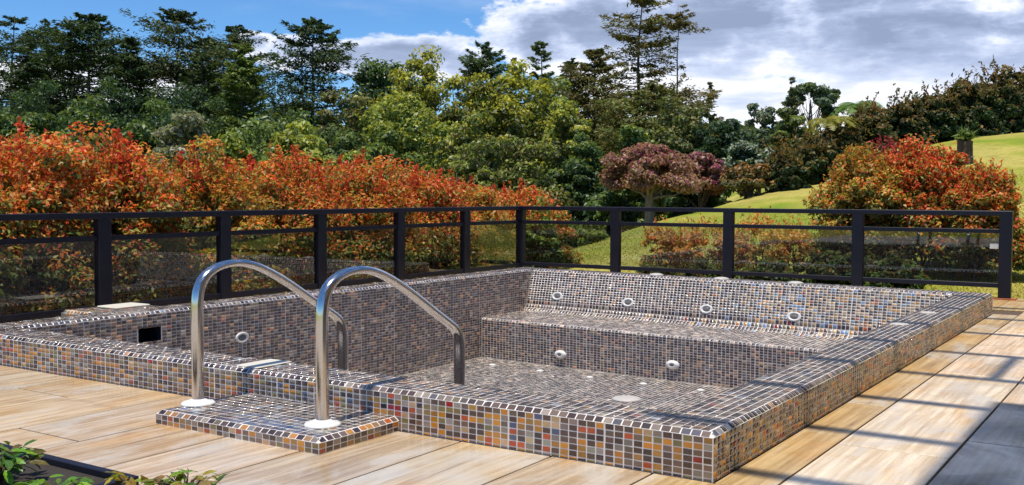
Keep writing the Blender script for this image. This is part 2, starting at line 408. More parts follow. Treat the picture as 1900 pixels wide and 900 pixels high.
def wooded_hill():
    """a low wooded ridge far behind everything, seen only through gaps between the trees"""
    n, r = 240, 16; V = []; F = []
    for i in range(n):
        px = -900 + 2500*i/(n-1); d0 = 88.0; lat = (px-950)/FPX
        top = np.interp(px, [-900, 0, 600, 1000, 1300, 1450, 1600], [215, 208, 215, 205, 212, 228, 300])
        for j in range(r):
            u_ = j/(r-1); dep = d0 + 26*u_; zt = CAM[2] - d0*(math.tan(PITCH) + (top-450)/FPX)
            z = -2 + (zt+2)*math.sin(min(1, u_*1.8)*math.pi/2) + rng.normal(0, 0.35) + 0.5*math.sin(i*0.55+j)
            V.append((CAM[0] - _sy*dep + _cy*lat*dep, CAM[1] + _cy*dep + _sy*lat*dep, z))
    for i in range(n-1):
        for j in range(r-1): F.append((i*r+j, (i+1)*r+j, (i+1)*r+j+1, i*r+j+1))
    m, t, b = material('far_wood'); geo = t.new('ShaderNodeNewGeometry'); nn = t.noise(geo.outputs['Position'], 0.9, 6, 0.7)
    t.l.new(t.ramp(nn, [(0.3, (0.02, 0.035, 0.012)), (0.5, (0.045, 0.07, 0.02)), (0.7, (0.08, 0.10, 0.03))]), b.inputs['Base Color']); b.inputs['Roughness'].default_value = 1.0; b.inputs['Specular IOR Level'].default_value = 0.05; bump(t, b, nn, 1.0, 0.5)
    obj('wooded_hills', mesh_py('wooded_hills', V, F, m), kind='structure')
wooded_hill()
def place(px, depth):
    """ground point seen in the column px at that depth"""
    d = np.array([-_sy, _cy, 0])*depth + np.array([_cy, _sy, 0])*((px-950)/FPX*depth)
    x, y = CAM[0]+d[0], CAM[1]+d[1]; return np.array([x, y, float(ground(x, y))])
def behind(px, off):
    """(x, y, depth) of the point in column px that lies off metres behind the back fence"""
    d = np.array([-_sy, _cy]) + np.array([_cy, _sy])*((px-950)/FPX); k = (FY_M + off - CAM[1])/d[1]
    return CAM[0]+d[0]*k, CAM[1]+d[1]*k, k
FY_M = 193.9*U
def height_at(py, depth):
    """world height of the picture row py at that depth"""
    return CAM[2] - depth*(math.tan(PITCH) + (py-450)/FPX)

# ------------------------------------------------------------------ the deck of wood-look planks
TUB = (-128.0, 0.0, 0.0, 158.0)
SKEW = 0.0005
def warp(P):
    P = np.array(P, float); P[..., 1] = P[..., 1]*(1 - SKEW*P[..., 0]); return P
def build_deck():
    deck = empty('deck', (0, 0, 0)); deck['kind'] = 'structure'
    x0, x1, y0, y1 = DX0/U, DX1/U, DY0/U, DY1/U
    for k, (a, b, c, d) in enumerate([(x0, -127, y0, y1), (-1, x1, y0, y1), (-127, -1, y0, 0.6), (-127, -1, 169.5, y1)]):
        box('bedding', a, b, c, d, -2.4, -0.35, M['deck_joint'], deck)
    W = 11.0; L = 52.0; gap = 0.24
    tones = [(0.60, 0.465, 0.30), (0.64, 0.50, 0.335), (0.58, 0.43, 0.26), (0.62, 0.52, 0.385), (0.53, 0.42, 0.295), (0.60, 0.475, 0.345)]
    r = random.Random(3)
    def plank(a, b, c, d, col):
        if b-a < 0.4 or d-c < 0.4: return
        o = box('plank', a+gap/2, b-gap/2, c+gap/2, d-gap/2, -0.6, r.uniform(-0.012, 0.012), M['plank'], deck, bev=0.002)
        o.color = (*col, 1)
    xs = [5.1]
    while xs[-1] < x1: xs.append(xs[-1]+W)
    left = [5.1]
    while left[0] > x0: left.insert(0, left[0]-W)
    edges = left[:-1] + xs
    for i in range(len(edges)-1):
        a, b = max(edges[i], x0), min(edges[i+1], x1)
        off = (-22.2, -48.0, -29.5)[i % 3] if i % 2 else (-22.2, -4.0)[i % 2]
        off = [-22.2, -40.5, -9.0, -31.0][i % 4]
        y = off - 5*L
        while y < y1:
            c, d = max(y, y0), min(y+L, y1); y += L
            if d-c < 0.5: continue
            col = r.choice(tones); k = r.uniform(0.86, 1.10); col = tuple(q*k for q in col)
            if a >= 5.0: col = tuple(q*1.12 + 0.03 for q in col)          # the run of paler planks beside the tub
            elif a > -7 : col = (0.55, 0.40, 0.20)                        # the yellower run against its wall
            X = [(a, b)]
            lo, hi = 0.0, 158.0
            if b <= TUB[0] or a >= TUB[1] or d <= lo or c >= hi: plank(a, b, c, d, col); continue
            if c < lo: plank(a, b, c, lo, col)
            if d > hi: plank(a, b, hi + 10, d, col)
            cc, dd = max(c, lo), min(d, hi)
            if a < TUB[0]: plank(a, TUB[0], cc, dd, col)
            if b > TUB[1]: plank(TUB[1], b, cc, dd, col)
build_deck()

# ------------------------------------------------------------------ the tiled tub
PAL = [srgb(66, 48, 42), srgb(84, 64, 54), srgb(104, 88, 76), srgb(126, 116, 108), srgb(140, 132, 124), srgb(176, 124, 52), srgb(150, 112, 62), srgb(160, 78, 34), srgb(78, 82, 104), srgb(136, 34, 32), srgb(116, 106, 70), srgb(52, 38, 36), srgb(112, 138, 172), srgb(176, 150, 116)]
def mixw(*w): w = np.array(w, float); return w/w.sum()
W_OUT = mixw(.17, .14, .12, .11, .06, .12, .11, .06, .025, .008, .07, .06, .0, .03)     # lively mix of the outer faces
W_TOP = mixw(.20, .20, .20, .10, .02, .008, .04, .004, .11, .001, .03, .08, .015, .0)    # quieter rim, greyed so that the colour carries the sky's reflection
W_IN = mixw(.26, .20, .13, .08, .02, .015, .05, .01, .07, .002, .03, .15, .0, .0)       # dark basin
W_BACK = mixw(.17, .13, .10, .10, .05, .06, .08, .02, .05, .002, .03, .06, .11, .12)    # sky blue and tan tiles on the right of the back rest
PAL = np.array(PAL)
ROW = 0.62; BEV = 0.6; ZT = 4.5; ZB = 4.03; FLOOR = -17.5; SEAT = -7.0

class Mosaic:
    def __init__(s): s.c = []; s.u = []; s.v = []; s.su = []; s.sv = []; s.col = []; s.skin = {}
    def patch(s, o, u, v, nu, nv, part, weights, last=1.0, keep=None, grout=True, bright=1.0, grey=0.0):
        """o corner, u and v one tile step each; the last row may be cut to a fraction"""
        o, u, v = (np.array(q, float) for q in (o, u, v))
        n = np.cross(u, v); n /= np.linalg.norm(n)
        i, j = np.meshgrid(np.arange(nu), np.arange(nv), indexing='ij'); i = i.ravel(); j = j.ravel()
        frac = np.where(j == nv-1, last, 1.0)
        c = o + (i+0.5)[:, None]*u + (j+0.5*frac)[:, None]*v
        k = np.ones(len(c), bool) if keep is None else keep(c)
        c, frac, i, j = c[k], frac[k], i[k], j[k]; m = len(c)
        joint = (i % 11 == 0)*1.0 if nu > 11 else np.zeros(m); jv = (j % 11 == 0)*1.0 if nv > 11 else np.zeros(m)      # the paper sheets the mosaic came on
        c = c + u*(rng.normal(0, 0.012, m) + 0.04*joint)[:, None] + v*(rng.normal(0, 0.012, m)*frac + 0.04*jv)[:, None]
        s.c.append(c); s.u.append(np.repeat(u[None], m, 0)); s.v.append(np.repeat(v[None], m, 0))
        lu = 0.90; lv = 1 - 0.095*min(np.linalg.norm(u), 1)/np.linalg.norm(v)
        s.su.append(lu + rng.normal(0, 0.010, m) - 0.08*joint); s.sv.append(frac - (1-lv) + rng.normal(0, 0.010, m) - 0.08*jv)
        col = PAL[rng.choice(len(PAL), m, p=weights)]*rng.uniform(0.78, 1.2, (m, 1))*rng.uniform(0.94, 1.06, (m, 3))*np.array(bright)
        sheet = rng.uniform(0.86, 1.14, (nu//11+2, nv//11+2)); col = col*sheet[i//11, j//11][:, None]
        col = col + (col.mean(1, keepdims=True)*np.array([1.10, 1.0, 0.88]) - col)*grey
        col = np.clip(col, 0.004, 0.9)
        s.col.append(col)
        if grout:
            nvv = nv-1+last; d = -0.022*n
            s.skin.setdefault(part, []).append([o+d, o+nu*u+d, o+nu*u+nvv*v+d, o+nvv*v+d])
    def finish(s, root, single=300, wf=warp, prefix=''):
        c = np.concatenate(s.c); u = np.concatenate(s.u); v = np.concatenate(s.v); su = np.concatenate(s.su); sv = np.concatenate(s.sv); col = np.concatenate(s.col)
        n = np.cross(u, v); n /= np.linalg.norm(n, axis=1)[:, None]
        m = len(c); eu = 0.5*su[:, None]*u; ev = 0.5*sv[:, None]*v
        # each tile sits a hair out of true, as hand-laid mosaic does
        tilt = rng.normal(0, 0.0055, (m, 2)); proud = rng.normal(0, 0.003, m)
        corners = []
        for (a, b) in ((-1, -1), (1, -1), (1, 1), (-1, 1)):
            corners.append((a, b))
        top = np.stack([c + a*0.95*eu + b*0.95*ev + n*(proud + a*tilt[:, 0] + b*tilt[:, 1])[:, None] for a, b in corners], 1)
        bot = np.stack([c + a*eu + b*ev - n*0.05 for a, b in corners], 1)
        top = wf(top)*U; bot = wf(bot)*U
        # apparent size: projected area, only tiles that face the camera count
        d = top - CAM; dep = d@FWD; X = 950 + FPX*(d@RGT)/np.maximum(dep, .1); Y = 450 - FPX*(d@UPV)/np.maximum(dep, .1)
        area = 0.5*((X[:, 2]-X[:, 0])*(Y[:, 3]-Y[:, 1]) - (X[:, 3]-X[:, 1])*(Y[:, 2]-Y[:, 0]))
        vis = (X.mean(1) > 0) & (X.mean(1) < 1900) & (Y.mean(1) < 900) & (dep.mean(1) > 0.5) & (area < 0) & s.seen(c, n)
        order = np.argsort(np.where(vis, area, 1e9)); chosen = order[:single]; rest = np.ones(m, bool); rest[chosen] = False
        verts = np.concatenate([top, bot], 1)                                       # (m,8,3)
        fidx = np.array([(0, 1, 2, 3), (4, 5, 1, 0), (5, 6, 2, 1), (6, 7, 3, 2), (7, 4, 0, 3)])
        r = np.nonzero(rest)[0]; V = verts[r].reshape(-1, 3); F = (np.arange(len(r))[:, None, None]*8 + fidx[None]).reshape(-1, 4)
        me = fast_mesh('mosaic_tiles', V, F, M['tile'], np.repeat(col[r], 5, 0)); obj('mosaic_tiles', me, root, 'stuff')
        # the tiles that show largest: objects of their own on a shared slab
        unit_v = [(-.475, -.475, 1), (.475, -.475, 1), (.475, .475, 1), (-.475, .475, 1), (-.5, -.5, 0), (.5, -.5, 0), (.5, .5, 0), (-.5, .5, 0)]
        slab = mesh_py('tile', unit_v, [tuple(q) for q in fidx.tolist()] + [(7, 6, 5, 4)], M['tile_single'])
        for k in chosen:
            b4 = bot[k]; t4 = top[k]; cc = b4.mean(0); ax = b4[1]-b4[0]; ay = b4[3]-b4[0]
            az = t4.mean(0)-cc + np.cross(ax/np.linalg.norm(ax), ay/np.linalg.norm(ay))*0.0
            sx, sy, sz = np.linalg.norm(ax), np.linalg.norm(ay), np.linalg.norm(az)
            nx = ax/sx; nz = np.cross(nx, ay/sy); nz /= np.linalg.norm(nz); ny = np.cross(nz, nx)
            # tiny twist so that no two glints are alike
            e = rng.normal(0, 0.015, 2); nz2 = nz + e[0]*nx + e[1]*ny; nz2 /= np.linalg.norm(nz2); nx2 = nx - nz2*(nx@nz2); nx2 /= np.linalg.norm(nx2); ny2 = np.cross(nz2, nx2)
            o = obj('tile', slab, root)
            o.matrix_world = Matrix.Translation(Vector(cc)) @ Matrix(((nx2[0], ny2[0], nz2[0]), (nx2[1], ny2[1], nz2[1]), (nx2[2], ny2[2], nz2[2]))).to_4x4() @ Matrix.Diagonal((sx, sy, sz, 1))
            o.color = (*[float(q) for q in col[k]], 1)
        for part, quads in s.skin.items():
            V = wf(np.array(quads)).reshape(-1, 3)*U; F = np.arange(len(V)).reshape(-1, 4)
            obj(part, fast_mesh(part, V, F, M['grout']), root)
    def seen(s, c, n): return np.ones(len(c), bool)

def back_profile():
    """the leaning back rest and its curve into the seat: (y, z) points one tile row apart"""
    pts = [(152.5, ZB)]; n = 13
    for k in range(1, n+1): pts.append((152.5-2.3*k/n, ZB-(ZB+4.1)*k/n))
    cy_, cz_ = 147.2, -4.1
    for a in (22, 45, 68, 90):
        th = math.radians(a); pts.append((cy_+3.0*math.cos(th), cz_-2.9*math.sin(th)))
    return pts

def jet(root, name, pos, normal, r, label=None, dome=False, squash=0.62):
    prof = [(r*1.0, -0.05), (r*1.0, 0.08), (r*0.90, 0.20), (r*0.66, 0.20), (r*0.58, 0.05), (r*0.50, -0.03)] if not dome else [(r*1.0, -0.05), (r*1.0, 0.15), (r*0.86, 0.45), (r*0.55, 0.68), (r*0.34, 0.74), (r*0.30, 0.55)]
    V, F = lathe_data(prof, 22); me = mesh_py(name, np.array(V)*U, F, M['white_plastic'], True)
    o = obj(name, me, root); nz = Vector(normal).normalized(); rot = nz.to_track_quat('Z', 'Y').to_matrix().to_4x4()
    p = warp(np.array(pos, float))*U
    o.matrix_world = Matrix.Translation(Vector(p)) @ Matrix.Diagonal((1, 1, squash, 1)) @ rot
    V, F = lathe_data([(r*0.58, -0.04), (r*0.58, 0.04), (r*0.34, 0.05), (r*0.24, 0.14), (r*0.12, 0.14)], 16)
    me = mesh_py('nozzle', np.array(V)*U, F, M['grey_plastic'], True); q = obj('nozzle', me, o)
    if dome: q.location = (0, 0, 0.58*U)
    return o

def build_tub():
    root = empty('tiled_hot_tub', (0, 0, 0))
    tag(root, 'large empty hot tub clad in small brown, grey and gold glass mosaic with white grout', 'hot tub')
    x0, x1, y0, y1 = TUB; m = Mosaic()
    hb = math.hypot(BEV, ZT-ZB); rows = 7; last = (ZB-6*ROW)/ROW
    # outside faces
    m.patch((x1, 0, ZB), (-1, 0, 0), (0, 0, -ROW), 128, rows, 'rim', W_OUT, last, grey=-0.28)
    m.patch((x1, y1, ZB), (0, -1, 0), (0, 0, -ROW), 158, rows, 'rim', W_OUT, last, grey=-0.28)
    m.patch((x0, y0, ZB), (0, 1, 0), (0, 0, -ROW), 158, rows, 'rim', W_OUT, last, grey=-0.28)
    m.patch((x0, y1, ZB), (1, 0, 0), (0, 0, -ROW), 128, rows, 'rim', W_OUT, last, grey=-0.28)
    # slanted edge tiles outside
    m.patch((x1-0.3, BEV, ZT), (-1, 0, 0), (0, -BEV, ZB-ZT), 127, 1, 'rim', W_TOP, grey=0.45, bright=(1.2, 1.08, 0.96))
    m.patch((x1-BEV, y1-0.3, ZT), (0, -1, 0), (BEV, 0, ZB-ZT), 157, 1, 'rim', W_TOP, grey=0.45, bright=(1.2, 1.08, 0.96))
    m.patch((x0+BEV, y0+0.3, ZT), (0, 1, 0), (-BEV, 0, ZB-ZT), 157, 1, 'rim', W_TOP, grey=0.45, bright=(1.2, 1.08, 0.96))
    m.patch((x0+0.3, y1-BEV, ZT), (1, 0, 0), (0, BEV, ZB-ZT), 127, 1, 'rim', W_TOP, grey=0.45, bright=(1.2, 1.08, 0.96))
    def corner(store, cx, cy, dx, dy, zt, zb, B, part):
        top_, low_ = (cx-dx*B, cy-dy*B, zt-0.02), (cx-dx*0.02, cy-dy*0.02, zb-0.01)
        for e in ((cx-dx*B, cy-dy*0.02, zb-0.01), (cx-dx*0.02, cy-dy*B, zb-0.01)):
            mid_ = tuple((np.array(low_)+np.array(e))/2); store.skin.setdefault(part, []).append([top_, e, mid_, low_])
    for cx, dx in ((x1, 1), (x0, -1)):
        for cy, dy in ((y0, -1), (y1, 1)): corner(m, cx, cy, dx, dy, ZT, ZB, BEV, 'rim')
    # flat top of the rim
    w = (6.4-BEV)/6
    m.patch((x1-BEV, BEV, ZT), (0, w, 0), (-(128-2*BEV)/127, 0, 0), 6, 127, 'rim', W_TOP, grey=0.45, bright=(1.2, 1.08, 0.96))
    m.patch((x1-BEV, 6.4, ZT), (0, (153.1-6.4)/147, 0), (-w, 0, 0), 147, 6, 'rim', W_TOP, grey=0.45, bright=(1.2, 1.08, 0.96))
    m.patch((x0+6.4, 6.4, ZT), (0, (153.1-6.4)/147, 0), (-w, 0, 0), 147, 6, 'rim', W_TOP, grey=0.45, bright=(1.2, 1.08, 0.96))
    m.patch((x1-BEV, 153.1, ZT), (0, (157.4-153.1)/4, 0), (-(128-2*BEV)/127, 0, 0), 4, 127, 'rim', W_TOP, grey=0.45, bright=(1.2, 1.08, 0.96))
    # slanted edge tiles inside
    xi0, xi1, yi0 = x0+7.0, x1-7.0, 7.0
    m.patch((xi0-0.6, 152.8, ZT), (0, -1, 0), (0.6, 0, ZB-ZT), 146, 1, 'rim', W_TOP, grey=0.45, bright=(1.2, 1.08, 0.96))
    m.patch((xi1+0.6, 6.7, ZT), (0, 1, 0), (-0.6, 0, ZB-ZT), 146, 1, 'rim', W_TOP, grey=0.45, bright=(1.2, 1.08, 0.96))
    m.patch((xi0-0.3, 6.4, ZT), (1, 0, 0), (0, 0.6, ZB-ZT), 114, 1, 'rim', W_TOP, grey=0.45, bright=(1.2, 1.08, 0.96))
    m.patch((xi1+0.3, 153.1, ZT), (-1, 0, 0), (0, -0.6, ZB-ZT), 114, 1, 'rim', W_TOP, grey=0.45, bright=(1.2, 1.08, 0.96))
    # basin
    prof = back_profile(); pz = np.array([q[1] for q in prof][::-1]); pyy = np.array([q[0] for q in prof][::-1])
    nr = 35; rh = (ZB-FLOOR)/nr
    def keep(c):
        wall = np.interp(c[:, 2], pz, pyy)
        hidden = (c[:, 1] > wall+0.4) | ((c[:, 2] < SEAT-0.2) & (c[:, 1] > 129.4))
        skim = (c[:, 0] < -115) & (c[:, 1] > 28.2) & (c[:, 1] < 32.8) & (c[:, 2] > -1.1) & (c[:, 2] < 1.8)
        return ~(hidden | skim)
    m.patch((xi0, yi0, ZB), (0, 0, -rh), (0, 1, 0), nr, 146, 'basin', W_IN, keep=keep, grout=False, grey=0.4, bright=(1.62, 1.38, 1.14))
    d = 0.022
    for (a, b, zlo, zhi) in [(7.0, 28.2, FLOOR, ZB), (32.8, 153, FLOOR, ZB), (28.2, 32.8, FLOOR, -1.1), (28.2, 32.8, 1.8, ZB)]:
        m.skin.setdefault('basin', []).append([(xi0-d, a, zhi), (xi0-d, a, zlo), (xi0-d, b, zlo), (xi0-d, b, zhi)])
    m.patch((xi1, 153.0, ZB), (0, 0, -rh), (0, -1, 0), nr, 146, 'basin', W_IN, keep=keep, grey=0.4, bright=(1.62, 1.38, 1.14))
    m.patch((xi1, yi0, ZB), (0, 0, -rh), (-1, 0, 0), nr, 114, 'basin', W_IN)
    m.patch((xi0, yi0, FLOOR), (1, 0, 0), (0, 1, 0), 114, 122, 'basin', W_IN, bright=(1.65, 1.45, 1.2), grey=0.75)  # floor tiles greyed and lightened: reflected sky put into their colour
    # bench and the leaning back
    m.patch((xi0, 129.5, SEAT), (1, 0, 0), (0, (147.2-129.5)/17, 0), 114, 17, 'bench', W_IN, bright=(2.3, 2.0, 1.7), grey=0.75)  # grazing sheen painted in: seat and edge tiles whitened and greyed
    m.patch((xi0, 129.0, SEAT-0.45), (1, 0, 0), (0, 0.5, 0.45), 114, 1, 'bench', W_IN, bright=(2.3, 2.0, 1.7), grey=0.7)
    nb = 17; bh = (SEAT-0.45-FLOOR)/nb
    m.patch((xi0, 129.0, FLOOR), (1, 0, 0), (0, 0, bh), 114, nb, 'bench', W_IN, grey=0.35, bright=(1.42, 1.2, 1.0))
    for k in range(len(prof)-1):
        (ya, za), (yb, zb) = prof[k], prof[k+1]
        m.patch((xi1, ya, za), (-1, 0, 0), (0, yb-ya, zb-za), 44, 1, 'bench', W_BACK)
        m.patch((xi1-44, ya, za), (-1, 0, 0), (0, yb-ya, zb-za), 16, 1, 'bench', 0.5*W_BACK+0.5*W_IN)
        m.patch((xi1-60, ya, za), (-1, 0, 0), (0, yb-ya, zb-za), 54, 1, 'bench', W_IN, grey=0.35, bright=(1.3, 1.12, 0.95))
    m.finish(root, 300)
    # the ledge beside the rim with the skimmer hatch
    ledge = empty('tiled_ledge'); tag(ledge, 'low mosaic ledge bulging from the left rim under a cream hatch', 'ledge')
    lm = Mosaic()
    lm.patch((-128.0, 25.5, ZT), (0, 14.0/14, 0), (-1, 0, 0), 14, 8, 'body', W_OUT)
    lm.patch((-128.0, 25.0, ZB), (-1, 0, 0), (0, 0, -ROW), 8, 7, 'body', W_OUT, last)
    lm.patch((-128.0, 25.5, ZT), (-1, 0, 0), (0, -0.5, ZB-ZT), 8, 1, 'body', W_OUT)
    lm.patch((-136.5, 25.0, ZB), (0, 1, 0), (0, 0, -ROW), 15, 7, 'body', W_OUT, last)
    lm.patch((-136.0, 25.5, ZT), (0, 1, 0), (-0.5, 0, ZB-ZT), 14, 1, 'body', W_OUT)
    lm.patch((-136.5, 40.0, ZB), (1, 0, 0), (0, 0, -ROW), 8, 7, 'body', W_OUT, last)
    lm.finish(ledge, 0, wf=lambda P: np.array(P, float))
    lid = box('skimmer_hatch', -134.6, -129.0, 31.0, 38.6, ZT+0.02, ZT+0.35, M['lid'], None, bev=0.006)
    tag(lid, 'cream plastic skimmer hatch lying on the mosaic ledge by the left fence', 'hatch')
    # the opening in the left wall
    sk = [( -121.05, 28.2, -1.1, 1.8)]
    V = [(-121.02, 28.2, -1.1), (-121.02, 32.8, -1.1), (-121.02, 32.8, 1.8), (-121.02, 28.2, 1.8), (-126.0, 28.2, -1.1), (-126.0, 32.8, -1.1), (-126.0, 32.8, 1.8), (-126.0, 28.2, 1.8)]
    F = [(0, 1, 5, 4), (1, 2, 6, 5), (2, 3, 7, 6), (3, 0, 4, 7), (4, 5, 6, 7)]
    o = obj('skimmer_mouth', mesh_py('skimmer_mouth', warp(np.array(V))*U, F, M['black_plastic']), root); o['label'] = 'dark square skimmer opening in the left wall'
    # jets
    for (x, y, z) in [(-110.9, 0, -2.5), (-88.1, 0, -2.75), (-65.3, 0, -2.9), (-42.4, 0, -3.05)]:
        yy = float(np.interp(z, pz, pyy)); jet(root, 'jet', (x, yy, z), (0, -0.97, 0.27), 1.8)
    for (x, z) in [(-95.7, -14.4), (-64.2, -13.8)]: jet(root, 'jet', (x, 129.0, z), (0, -1, 0.05), 1.75, dome=True)
    for (y, z) in [(50.9, -2.7)]: 
        jet(root, 'jet', (-121.0, y, z), (1, 0, 0), 1.75)
    for (x, y) in [(-96.9, 121.4), (-82.4, 121.3), (-68.2, 121.7), (-54.2, 122.6), (-111.5, 121.2)]:
        V, F = lathe_data([(0.9, -0.03), (0.9, 0.08), (0.6, 0.2), (0.3, 0.22)], 16); o = obj('floor_inlet', mesh_py('floor_inlet', np.array(V)*U, F, M['white_plastic'], True), root)
        o.location = Vector(warp(np.array((x, y, FLOOR)))*U)
    V, F = lathe_data([(3.1, -0.03), (3.1, 0.12), (2.6, 0.32), (1.0, 0.40), (0.4, 0.40)], 28); o = obj('drain_cover', mesh_py('drain_cover', np.array(V)*U, F, M['pale_cap'], True), root)
    o.location = Vector(warp(np.array((-63.3, 104.5, FLOOR)))*U)
    for (x, y, r) in [(-82.2, 155.6, 1.9), (-63.2, 154.9, 2.0), (-43.7, 154.9, 1.9), (-4.0, 110.7, 1.5), (-4.4, 90.5, 1.5)]:
        h = 0.62 if y > 150 else 0.2
        V, F = lathe_data([(r, -0.03), (r, 0.12*h), (r*0.85, 0.45*h), (r*0.5, 0.72*h), (r*0.2, 0.8*h)], 22); o = obj('cover_cap', mesh_py('cover_cap', np.array(V)*U, F, M['pale_cap'], True), root)
        o.location = Vector(warp(np.array((x, y, ZT)))*U)
    plate = box('rim_plate', -63.0, -59.2, 0.75, 6.6, ZT+0.02, ZT+0.14, M['lid'], root, bev=0.003); plate['label'] = 'cream plate set on the front rim behind the far handrail'
    # step
    st = empty('tiled_step', ((-48.5)*U, -6*U, 0)); tag(st, 'low mosaic step block against the front of the tub carrying the two handrails', 'step')
    # children keep world coordinates: parent sits at the base, so cancel it
    s = Mosaic(); SX0, SX1, SY0, SZ = -61.3, -36.3, -12.4, 1.55; zb = SZ-0.42; nh = 2; rh2 = zb/1.85
    s.patch((SX1, SY0, zb), (-1, 0, 0), (0, 0, -rh2), 25, 2, 'body', W_OUT, 0.85, grey=-0.2)
    s.patch((SX1, 0, zb), (0, -12.4/12, 0), (0, 0, -rh2), 12, 2, 'body', W_OUT, 0.85, grey=-0.35)
    s.patch((SX0, SY0, zb), (0, 12.4/12, 0), (0, 0, -rh2), 12, 2, 'body', W_OUT, 0.85, grey=-0.35)
    s.patch((SX1-0.3, SY0+BEV, SZ), (-24.4/24, 0, 0), (0, -BEV, zb-SZ), 24, 1, 'body', W_OUT)
    s.patch((SX1-BEV, 0, SZ), (0, -12.1/12, 0), (BEV, 0, zb-SZ), 12, 1, 'body', W_OUT)
    s.patch((SX0+BEV, SY0+0.3, SZ), (0, 12.1/12, 0), (-BEV, 0, zb-SZ), 12, 1, 'body', W_OUT)
    s.patch((SX1-BEV, SY0+BEV, SZ), (0, 11.8/11, 0), (-23.8/23, 0, 0), 11, 23, 'body', W_TOP, grey=0.4)
    corner(s, SX1, SY0, 1, -1, SZ, zb, BEV, 'body'); corner(s, SX0, SY0, -1, -1, SZ, zb, BEV, 'body')
    s.finish(st, 300, wf=lambda P: np.array(P, float))
    off = Matrix.Translation(-st.location)
    bpy.context.view_layer.update()
    for ch in st.children: ch.matrix_parent_inverse = off
    return root
build_tub()

# ------------------------------------------------------------------ steel grab rails
def build_rail(x, label):
    base = np.array([x, -7.62, 1.55]); t = empty('grab_rail', tuple(base*U)); tag(t, label, 'handrail', 'steel grab rails')
    pts = [(-7.62, 1.6), (-7.62, 6), (-7.62, 10), (-7.62, 13.2), (-7.45, 14.6), (-7.0, 15.7), (-6.3, 16.5), (-5.3, 17.05), (-4.1, 17.4), (-2.7, 17.6), (-1.2, 17.6), (0.3, 17.35), (1.75, 16.9), (3.0, 16.4), (4.4, 15.75), (6.5, 14.65), (8.66, 13.4), (11.0, 12.0), (13.4, 10.6),
           (15.0, 9.75), (15.9, 9.2), (16.4, 8.6), (16.65, 7.7), (16.7, 6.0), (16.7, 0), (16.7, -9.0), (16.7, -17.4)]
    P = np.array([(0, y-base[1], (z-base[2])/0.62) for y, z in pts])
    # resample finely
    s = np.r_[0, np.cumsum(np.linalg.norm(np.diff(P, axis=0), axis=1))]; q = np.linspace(0, s[-1], 110); P = np.stack([np.interp(q, s, P[:, k]) for k in range(3)], 1)
    for _ in range(3): P[1:-1] = (P[:-2] + 2*P[1:-1] + P[2:])/4
    V, F = tube_data(P*U, [0.70*U]*len(P), 20); V = np.array(V); V[:, 2] *= 0.62
    me = mesh_py('tube', V, F, M['steel'], True); obj('tube', me, t)
    V, F = lathe_data([(1.95, -0.02), (1.95, 0.12), (1.75, 0.30), (1.15, 0.42), (0.82, 0.62), (0.73, 0.62)], 30); o = obj('flange', mesh_py('flange', np.array(V)*U, F, M['white_plastic'], True), t)
    o.location = (0, 0, 0.01*U)
    V, F = lathe_data([(1.6, -0.02), (1.6, 0.12), (1.4, 0.30), (0.82, 0.5), (0.73, 0.5)], 24); o = obj('flange', mesh_py('flange', np.array(V)*U, F, M['white_plastic'], True), t)
    o.location = (0, (16.7-base[1])*U, (FLOOR-base[2]+0.01)*U)
build_rail(-40.39, 'nearer of two bent steel grab rails, at the right end of the step')
build_rail(-59.92, 'farther of two bent steel grab rails, at the left end of the step')

# ------------------------------------------------------------------ fences of dark posts, rails and glass
FX, FY = -145.53, 193.9
def fence(name, label, p0, direction, posts, depth_sign, bottom, extra=None):
    """posts: positions along the run in units; direction 'x' or 'y'"""
    t = empty(name, (p0[0]*U, p0[1]*U, 0)); tag(t, label, 'fence', 'glass and metal fences round the terrace')
    def bx(nm, a, b, w0, w1, z0, z1, mat, parent=t, bev=0.0):
        if direction == 'y': V, F = box_data((w0)*U, (w1)*U, (a-p0[1])*U, (b-p0[1])*U, z0*U, z1*U, bev)
        else: V, F = box_data((a-p0[0])*U, (b-p0[0])*U, (w0)*U, (w1)*U, z0*U, z1*U, bev)
        me = mesh_py(nm, V, F, mat); fix_normals(me); return obj(nm, me, parent)
    hw = 1.45
    for k in posts[0]: 
        o = bx('post', k-hw, k+hw, -0.95, 0.95, -0.1, 21.0, M['paint'], bev=0.004)
    a, b = posts[1]
    bx('top_rail', a, b, -0.98, 0.98, 20.72, 21.95, M['paint'], bev=0.005)
    run = posts[2]
    for i in range(len(run)-1):
        c, d = run[i]+hw, run[i+1]-hw
        bx('middle_rail', c, d, -0.62, 0.62, 16.35, 17.4, M['paint'], bev=0.003)
        bx('bottom_rail', c, d, -0.62, 0.62, bottom, bottom+1.15, M['paint'], bev=0.003)
        bx('glass_pane', c+0.12, d-0.12, -0.09, 0.09, bottom+1.1, 16.4, M['glass'])
    return t, bx
lp = [FY-30.75*k for k in range(7, 0, -1)]
fence('glass_fence', 'dark metal fence with glass panels along the left side below the orange hedge', (FX, 100.0), 'y', (lp, (lp[0]-1.45, FY-0.98), lp+[FY]), 1, 2.35)
bpx = [FX+0.0, -111.0, -74.7, -38.4, -2.5]
ft, fbx = fence('glass_fence', 'dark metal fence with glass panels along the back in front of the lawn', (-74.0, FY), 'x', (bpx, (FX-1.45, -2.5+1.45), bpx), 1, 2.8)
s = fbx('warning_sticker', -6.1, -4.15, -0.14, -0.10, 12.5, 13.8, M['white_plastic']); s['label'] = 'small white sticker on the right-hand pane'
b = fbx('base_plate', -5.4, 0.2, -1.9, 1.9, 0.02, 0.3, M['rust']); b['label'] = 'rusty red base plate of the end post'

